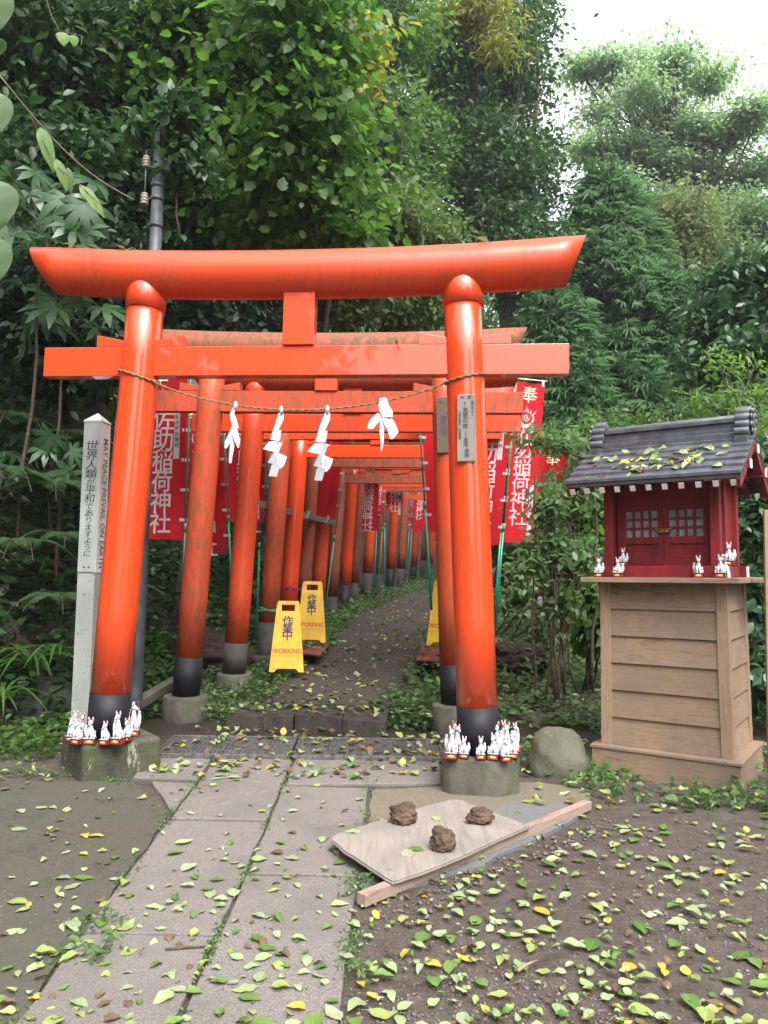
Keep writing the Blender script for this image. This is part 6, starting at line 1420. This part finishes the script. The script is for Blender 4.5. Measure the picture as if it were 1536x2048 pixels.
for u, lb in ((150, 'fallen leaf curled on top of the front beam above the bank-side pillar'), (255, 'pale leaf on top of the front beam near the utility pole'), (965, 'leaf scrap on top of the front beam near the plaque pillar')):
    a = cam_px; best = min((abs(cam_px(G1C + gdir * (s_ / 100) + Vector((0, 0, 3.4)))[0] - u), s_ / 100) for s_ in range(-195, 196))[1]
    o = bpy.data.objects.new('fallen_leaf', leaf_mesh(rnd.randrange(14), 'pale green')); COL.objects.link(o); o.location = G1C + gdir * best - gfw * .06 + Vector((0, 0, 3.235 + .155 + .06 * (abs(best) / 1.9) ** 2.2)); o.scale = (.11,) * 3; o.rotation_euler = (.35, .2, .5); tag(o, lb, 'fallen leaf')
# ------------------------------------------------------------------ pebbles, crumbs, joint weeds
def crumbs(name, label, P, sz, mats, mi=None):
    V0 = np.array([(1, 0, 0), (-1, 0, 0), (0, 1, 0), (0, -1, 0), (0, 0, 1), (0, 0, -.6)], float); F0 = np.array([(0, 2, 4), (2, 1, 4), (1, 3, 4), (3, 0, 4), (2, 0, 5), (1, 2, 5), (3, 1, 5), (0, 3, 5)])
    # one subdivision to round them
    E = {}; V1 = [tuple(v) for v in V0]; F1 = []
    def midp(a, b):
        k_ = (min(a, b), max(a, b))
        if k_ not in E: q = (V0[a] + V0[b]) / 2; q = q / np.linalg.norm(q) * .95; E[k_] = len(V1); V1.append(tuple(q))
        return E[k_]
    for a, b, c in F0: ab, bc, ca = midp(a, b), midp(b, c), midp(c, a); F1 += [(a, ab, ca), (ab, b, bc), (ca, bc, c), (ab, bc, ca)]
    V1 = np.array(V1); F1 = np.array(F1); n = len(P); J = rng.uniform(.65, 1.3, (n, len(V1), 1)); Sx = np.stack([rng.uniform(.7, 1.3, n), rng.uniform(.7, 1.3, n), rng.uniform(.4, .9, n)], -1)[:, None] * np.asarray(sz).reshape(-1, 1, 1)
    a = rng.uniform(0, 6.28, n); c_, s_ = np.cos(a)[:, None], np.sin(a)[:, None]; W = V1[None] * J * Sx; X_ = W[..., 0] * c_ - W[..., 1] * s_; Y_ = W[..., 0] * s_ + W[..., 1] * c_
    W = np.stack([X_, Y_, W[..., 2]], -1) + np.asarray(P)[:, None]
    Fq = (F1[None] + (np.arange(n) * len(V1))[:, None, None]).reshape(-1, 3); m_ = None if mi is None else np.repeat(mi, len(F1))
    return tag(npmesh(name, W.reshape(-1, 3), Fq, mats, None, True, m_), label, name.replace('_', ' '), None, 'stuff')
P, sz, mi = [], [], []
pebm = [simple('pebble_grey', (.12, .115, .11), .8, .3, 30), simple('pebble_brown', (.11, .08, .06), .85, .4, 30), simple('pebble_pale', (.18, .16, .14), .8, .3, 30)]
while len(P) < 4200:
    u, v = rnd.uniform(690, 1560), 1600 + 460 * rnd.random() ** .8; p = gnd(u, v, .0)
    d = math.sin(p.x * 2.3 + 1) * math.sin(p.y * 2.9 + .5) + .5 * math.sin(p.x * 5.1 + p.y * 4.3)
    if inpoly(u, v, SLABP) or rnd.random() > .35 + .5 * d: continue
    r = .0022 + .0065 * rnd.random() ** 4; P.append((p.x, p.y, float(terrain(p.x, p.y)) + r * .2)); sz.append(r); mi.append(rnd.choices([0, 1, 2], [.2, .65, .15])[0])
for _ in range(1500):
    u, v = rnd.uniform(-10, 700), rnd.uniform(1560, 2060); p = gnd(u, v, .013)
    if inpoly(u, v, SLABP) and rnd.random() > .12: continue
    r = .0015 + .006 * rnd.random() ** 4; P.append((p.x, p.y, .014 + r * .2 if not inpoly(u, v, SLABP) else .02)); sz.append(r); mi.append(rnd.choices([0, 1, 2], [.3, .6, .1])[0])
for _ in range(900):
    f = rnd.random(); a, b = gnd(735, 1822, 0), gnd(1190, 1640, 0); p = a.lerp(b, f) + Vector((rnd.gauss(.06, .05), rnd.gauss(-.06, .05), 0)); r = .002 + .011 * rnd.random() ** 4; P.append((p.x, p.y, .004 + r * .2)); sz.append(r); mi.append(rnd.choices([0, 1, 2], [.25, .65, .1])[0])
Pq, sq = [], []
for _ in range(2600):
    y = 6.7 + 9 * rnd.random() ** 1.5; x = float(xpath(y)) + rnd.uniform(-1, 1) * (float(hpath(y)) + .05); r = .003 + .009 * rnd.random() ** 3; Pq.append((x, y, (.165 if y < 7.12 else float(zpath(y))) + r * .2)); sq.append(r)
crumbs('grit', 'crumbs of earth and grit on the upper path', Pq, sq, [simple('grit_dark', (.05, .038, .03), .9, .4, 30)])
crumbs('pebbles', 'pebbles and crumbs of earth over the brown soil', P, sz, pebm, np.array(mi))
P, D, N, sz = [], [], [], []
def along(poly, n, w, dens=1.0):
    for _ in range(n):
        i = rnd.randrange(len(poly) - 1); q = poly[i].lerp(poly[i + 1], rnd.random())
        if math.sin(q.y * 9) + rnd.uniform(-1, 1) < .1: continue
        P.append((q.x + rnd.gauss(0, w), q.y + rnd.gauss(0, .01), .010 + rnd.random() * .014)); D.append((rnd.gauss(0, 1), rnd.gauss(0, 1), rnd.uniform(0, .8))); N.append((rnd.gauss(0, .4), rnd.gauss(0, .4), 1)); sz.append(rnd.uniform(.008, .022))
along(CJ, 1500, .010); along(LE, 1500, .025); along(RE, 1400, .03); along([G2(716, 1764), G2(718, 1800), G2(712, 1850)], 260, .04); along([G2(250, 1568), G2(112, 1552), G2(-100, 1560)], 900, .06)
V, Fc = scatter('oval', np.array(P), np.array(D), np.array(N), np.array(sz)); tag(npmesh('joint_moss', V, Fc, L['cover']), 'moss and tiny weeds growing in the paving joints', 'moss', None, 'stuff')
def sprigs(label, pts, n):
    P, D, N, sz = [], [], [], []
    for (u, v) in pts:
        c = gnd(u, v, .01)
        for _ in range(n): P.append((c.x + rnd.gauss(0, .05), c.y + rnd.gauss(0, .04), c.z + rnd.random() * .05)); D.append((rnd.gauss(0, 1), rnd.gauss(0, 1), rnd.uniform(0, .9))); N.append((rnd.gauss(0, .5), rnd.gauss(0, .5), 1)); sz.append(rnd.uniform(.015, .045))
    V, Fc = scatter('oval', np.array(P), np.array(D), np.array(N), np.array(sz)); tag(npmesh('weeds', V, Fc, L['cover']), label, 'weeds', None, 'stuff')
sprigs('small weed sprigs at slab edges and the pedestal foot', [(722, 1800), (730, 1775), (205, 1850), (215, 1910), (180, 1915), (30, 1545), (90, 1550), (1230, 1580), (1290, 1600), (1370, 1615), (1410, 1600), (1180, 1560), (1205, 1560), (1480, 1610), (1340, 1590), (1510, 1590), (716, 1950), (470, 1450), (620, 1440), (560, 1445)], 26)
# grass blades by the boulder and the pedestal foot
P, D, N, sz = [], [], [], []
for u, v, k in ((1195, 1560, 26), (1185, 1540, 22), (1230, 1590, 16), (1390, 1610, 26), (1420, 1620, 16), (700, 1445, 22), (640, 1440, 16), (880, 1440, 26)):
    c = gnd(u, v, 0)
    for _ in range(k): P.append((c.x + rnd.gauss(0, .03), c.y + rnd.gauss(0, .03), 0)); D.append((rnd.gauss(0, .35), rnd.gauss(0, .35), 1)); N.append((rnd.gauss(0, 1), rnd.gauss(0, 1), .1)); sz.append(rnd.uniform(.08, .22))
V, Fc = scatter('blade', np.array(P), np.array(D), np.array(N), np.array(sz)); V[:, 2] = np.maximum(V[:, 2], -.01); tag(npmesh('grass', V, Fc, L['cover']), 'thin grass tufts beside boulder and pedestal', 'grass', None, 'stuff')
# a few dry twigs
for i, (u, v, u2, v2, lb) in enumerate(((1035, 1942, 1075, 1920, 'broken pale twig under curled leaves on the soil'), (1160, 1835, 1190, 1838, 'short dry twig on the soil near the middle'), (860, 1760, 905, 1772, 'thin dry twig near the batten'), (330, 1900, 410, 1893, 'dry twig across a slab joint'), (1440, 1835, 1462, 1830, 'pale bark chip lying alone on the soil'), (70, 1955, 100, 1948, 'brown bark chip on the damp apron'))):
    a, b = gnd(u, v, .022), gnd(u2, v2, .026); m = MB(); m.tube([Vector((0, 0, 0)), (b - a) * .5 + Vector((0, 0, .004)), b - a], [.006, .005, .003], 6); tag(m.build('dry_twig', M['batten'] if i in (0, 4) else M['twig'], None, a), lb, 'twig')
# ------------------------------------------------------------------ light
w = bpy.data.worlds.new('World'); S.world = w; w.use_nodes = True; nt = w.node_tree
bg = nt.nodes['Background']; sky = nt.nodes.new('ShaderNodeTexSky'); sky.sky_type = 'NISHITA'; sky.sun_disc = False
SUN_EL, SUN_AZ = R(54), R(160)
sky.sun_elevation = SUN_EL; sky.sun_rotation = SUN_AZ; sky.air_density = 1.6; sky.dust_density = 6.0; sky.ozone_density = 1.0
hs = nt.nodes.new('ShaderNodeHueSaturation'); hs.inputs['Saturation'].default_value = .14; hs.inputs['Value'].default_value = 2.3
nt.links.new(sky.outputs[0], hs.inputs['Color']); nt.links.new(hs.outputs[0], bg.inputs[0]); bg.inputs[1].default_value = .15
sd = bpy.data.lights.new('sun', 'SUN'); sd.energy = 1.0; sd.angle = R(24); sd.color = (1, .97, .92); so = bpy.data.objects.new('sun', sd); COL.objects.link(so)
dirv = Vector((math.sin(SUN_AZ) * math.cos(SUN_EL), math.cos(SUN_AZ) * math.cos(SUN_EL), math.sin(SUN_EL)))
so.rotation_euler = dirv.to_track_quat('Z', 'Y').to_euler(); so.location = (0, 0, 30)
hz = MB(); hz.box((8, 27, 19), (150, 80, 44)); hzm = NT('haze'); pv = hzm.new('ShaderNodeVolumePrincipled'); pv.inputs['Color'].default_value = (.93, .97, 1, 1); pv.inputs['Density'].default_value = .0009; pv.inputs['Anisotropy'].default_value = .3
hzm.l(pv.outputs[0], hzm.out.inputs['Volume']); hzo = hz.build('haze', hzm.m); tag(hzo, 'pale humid air between the trees', 'haze', None, 'stuff')
S.cycles.volume_bounces = 0; S.cycles.volume_step_rate = 10
S.view_settings.view_transform = 'Standard'; S.view_settings.look = 'None'; S.view_settings.gamma = 1; S.view_settings.use_curve_mapping = False
S.view_settings.exposure = .56
S.render.engine = 'CYCLES'
S.cycles.use_denoising = True
try: S.cycles.denoiser = 'OPENIMAGEDENOISE'
except Exception: pass
S.cycles.max_bounces = 6; S.cycles.diffuse_bounces = 4; S.cycles.glossy_bounces = 3; S.cycles.transmission_bounces = 3; S.cycles.transparent_max_bounces = 4
S.cycles.caustics_reflective = False; S.cycles.caustics_refractive = False
S.cycles.sample_clamp_indirect = 6
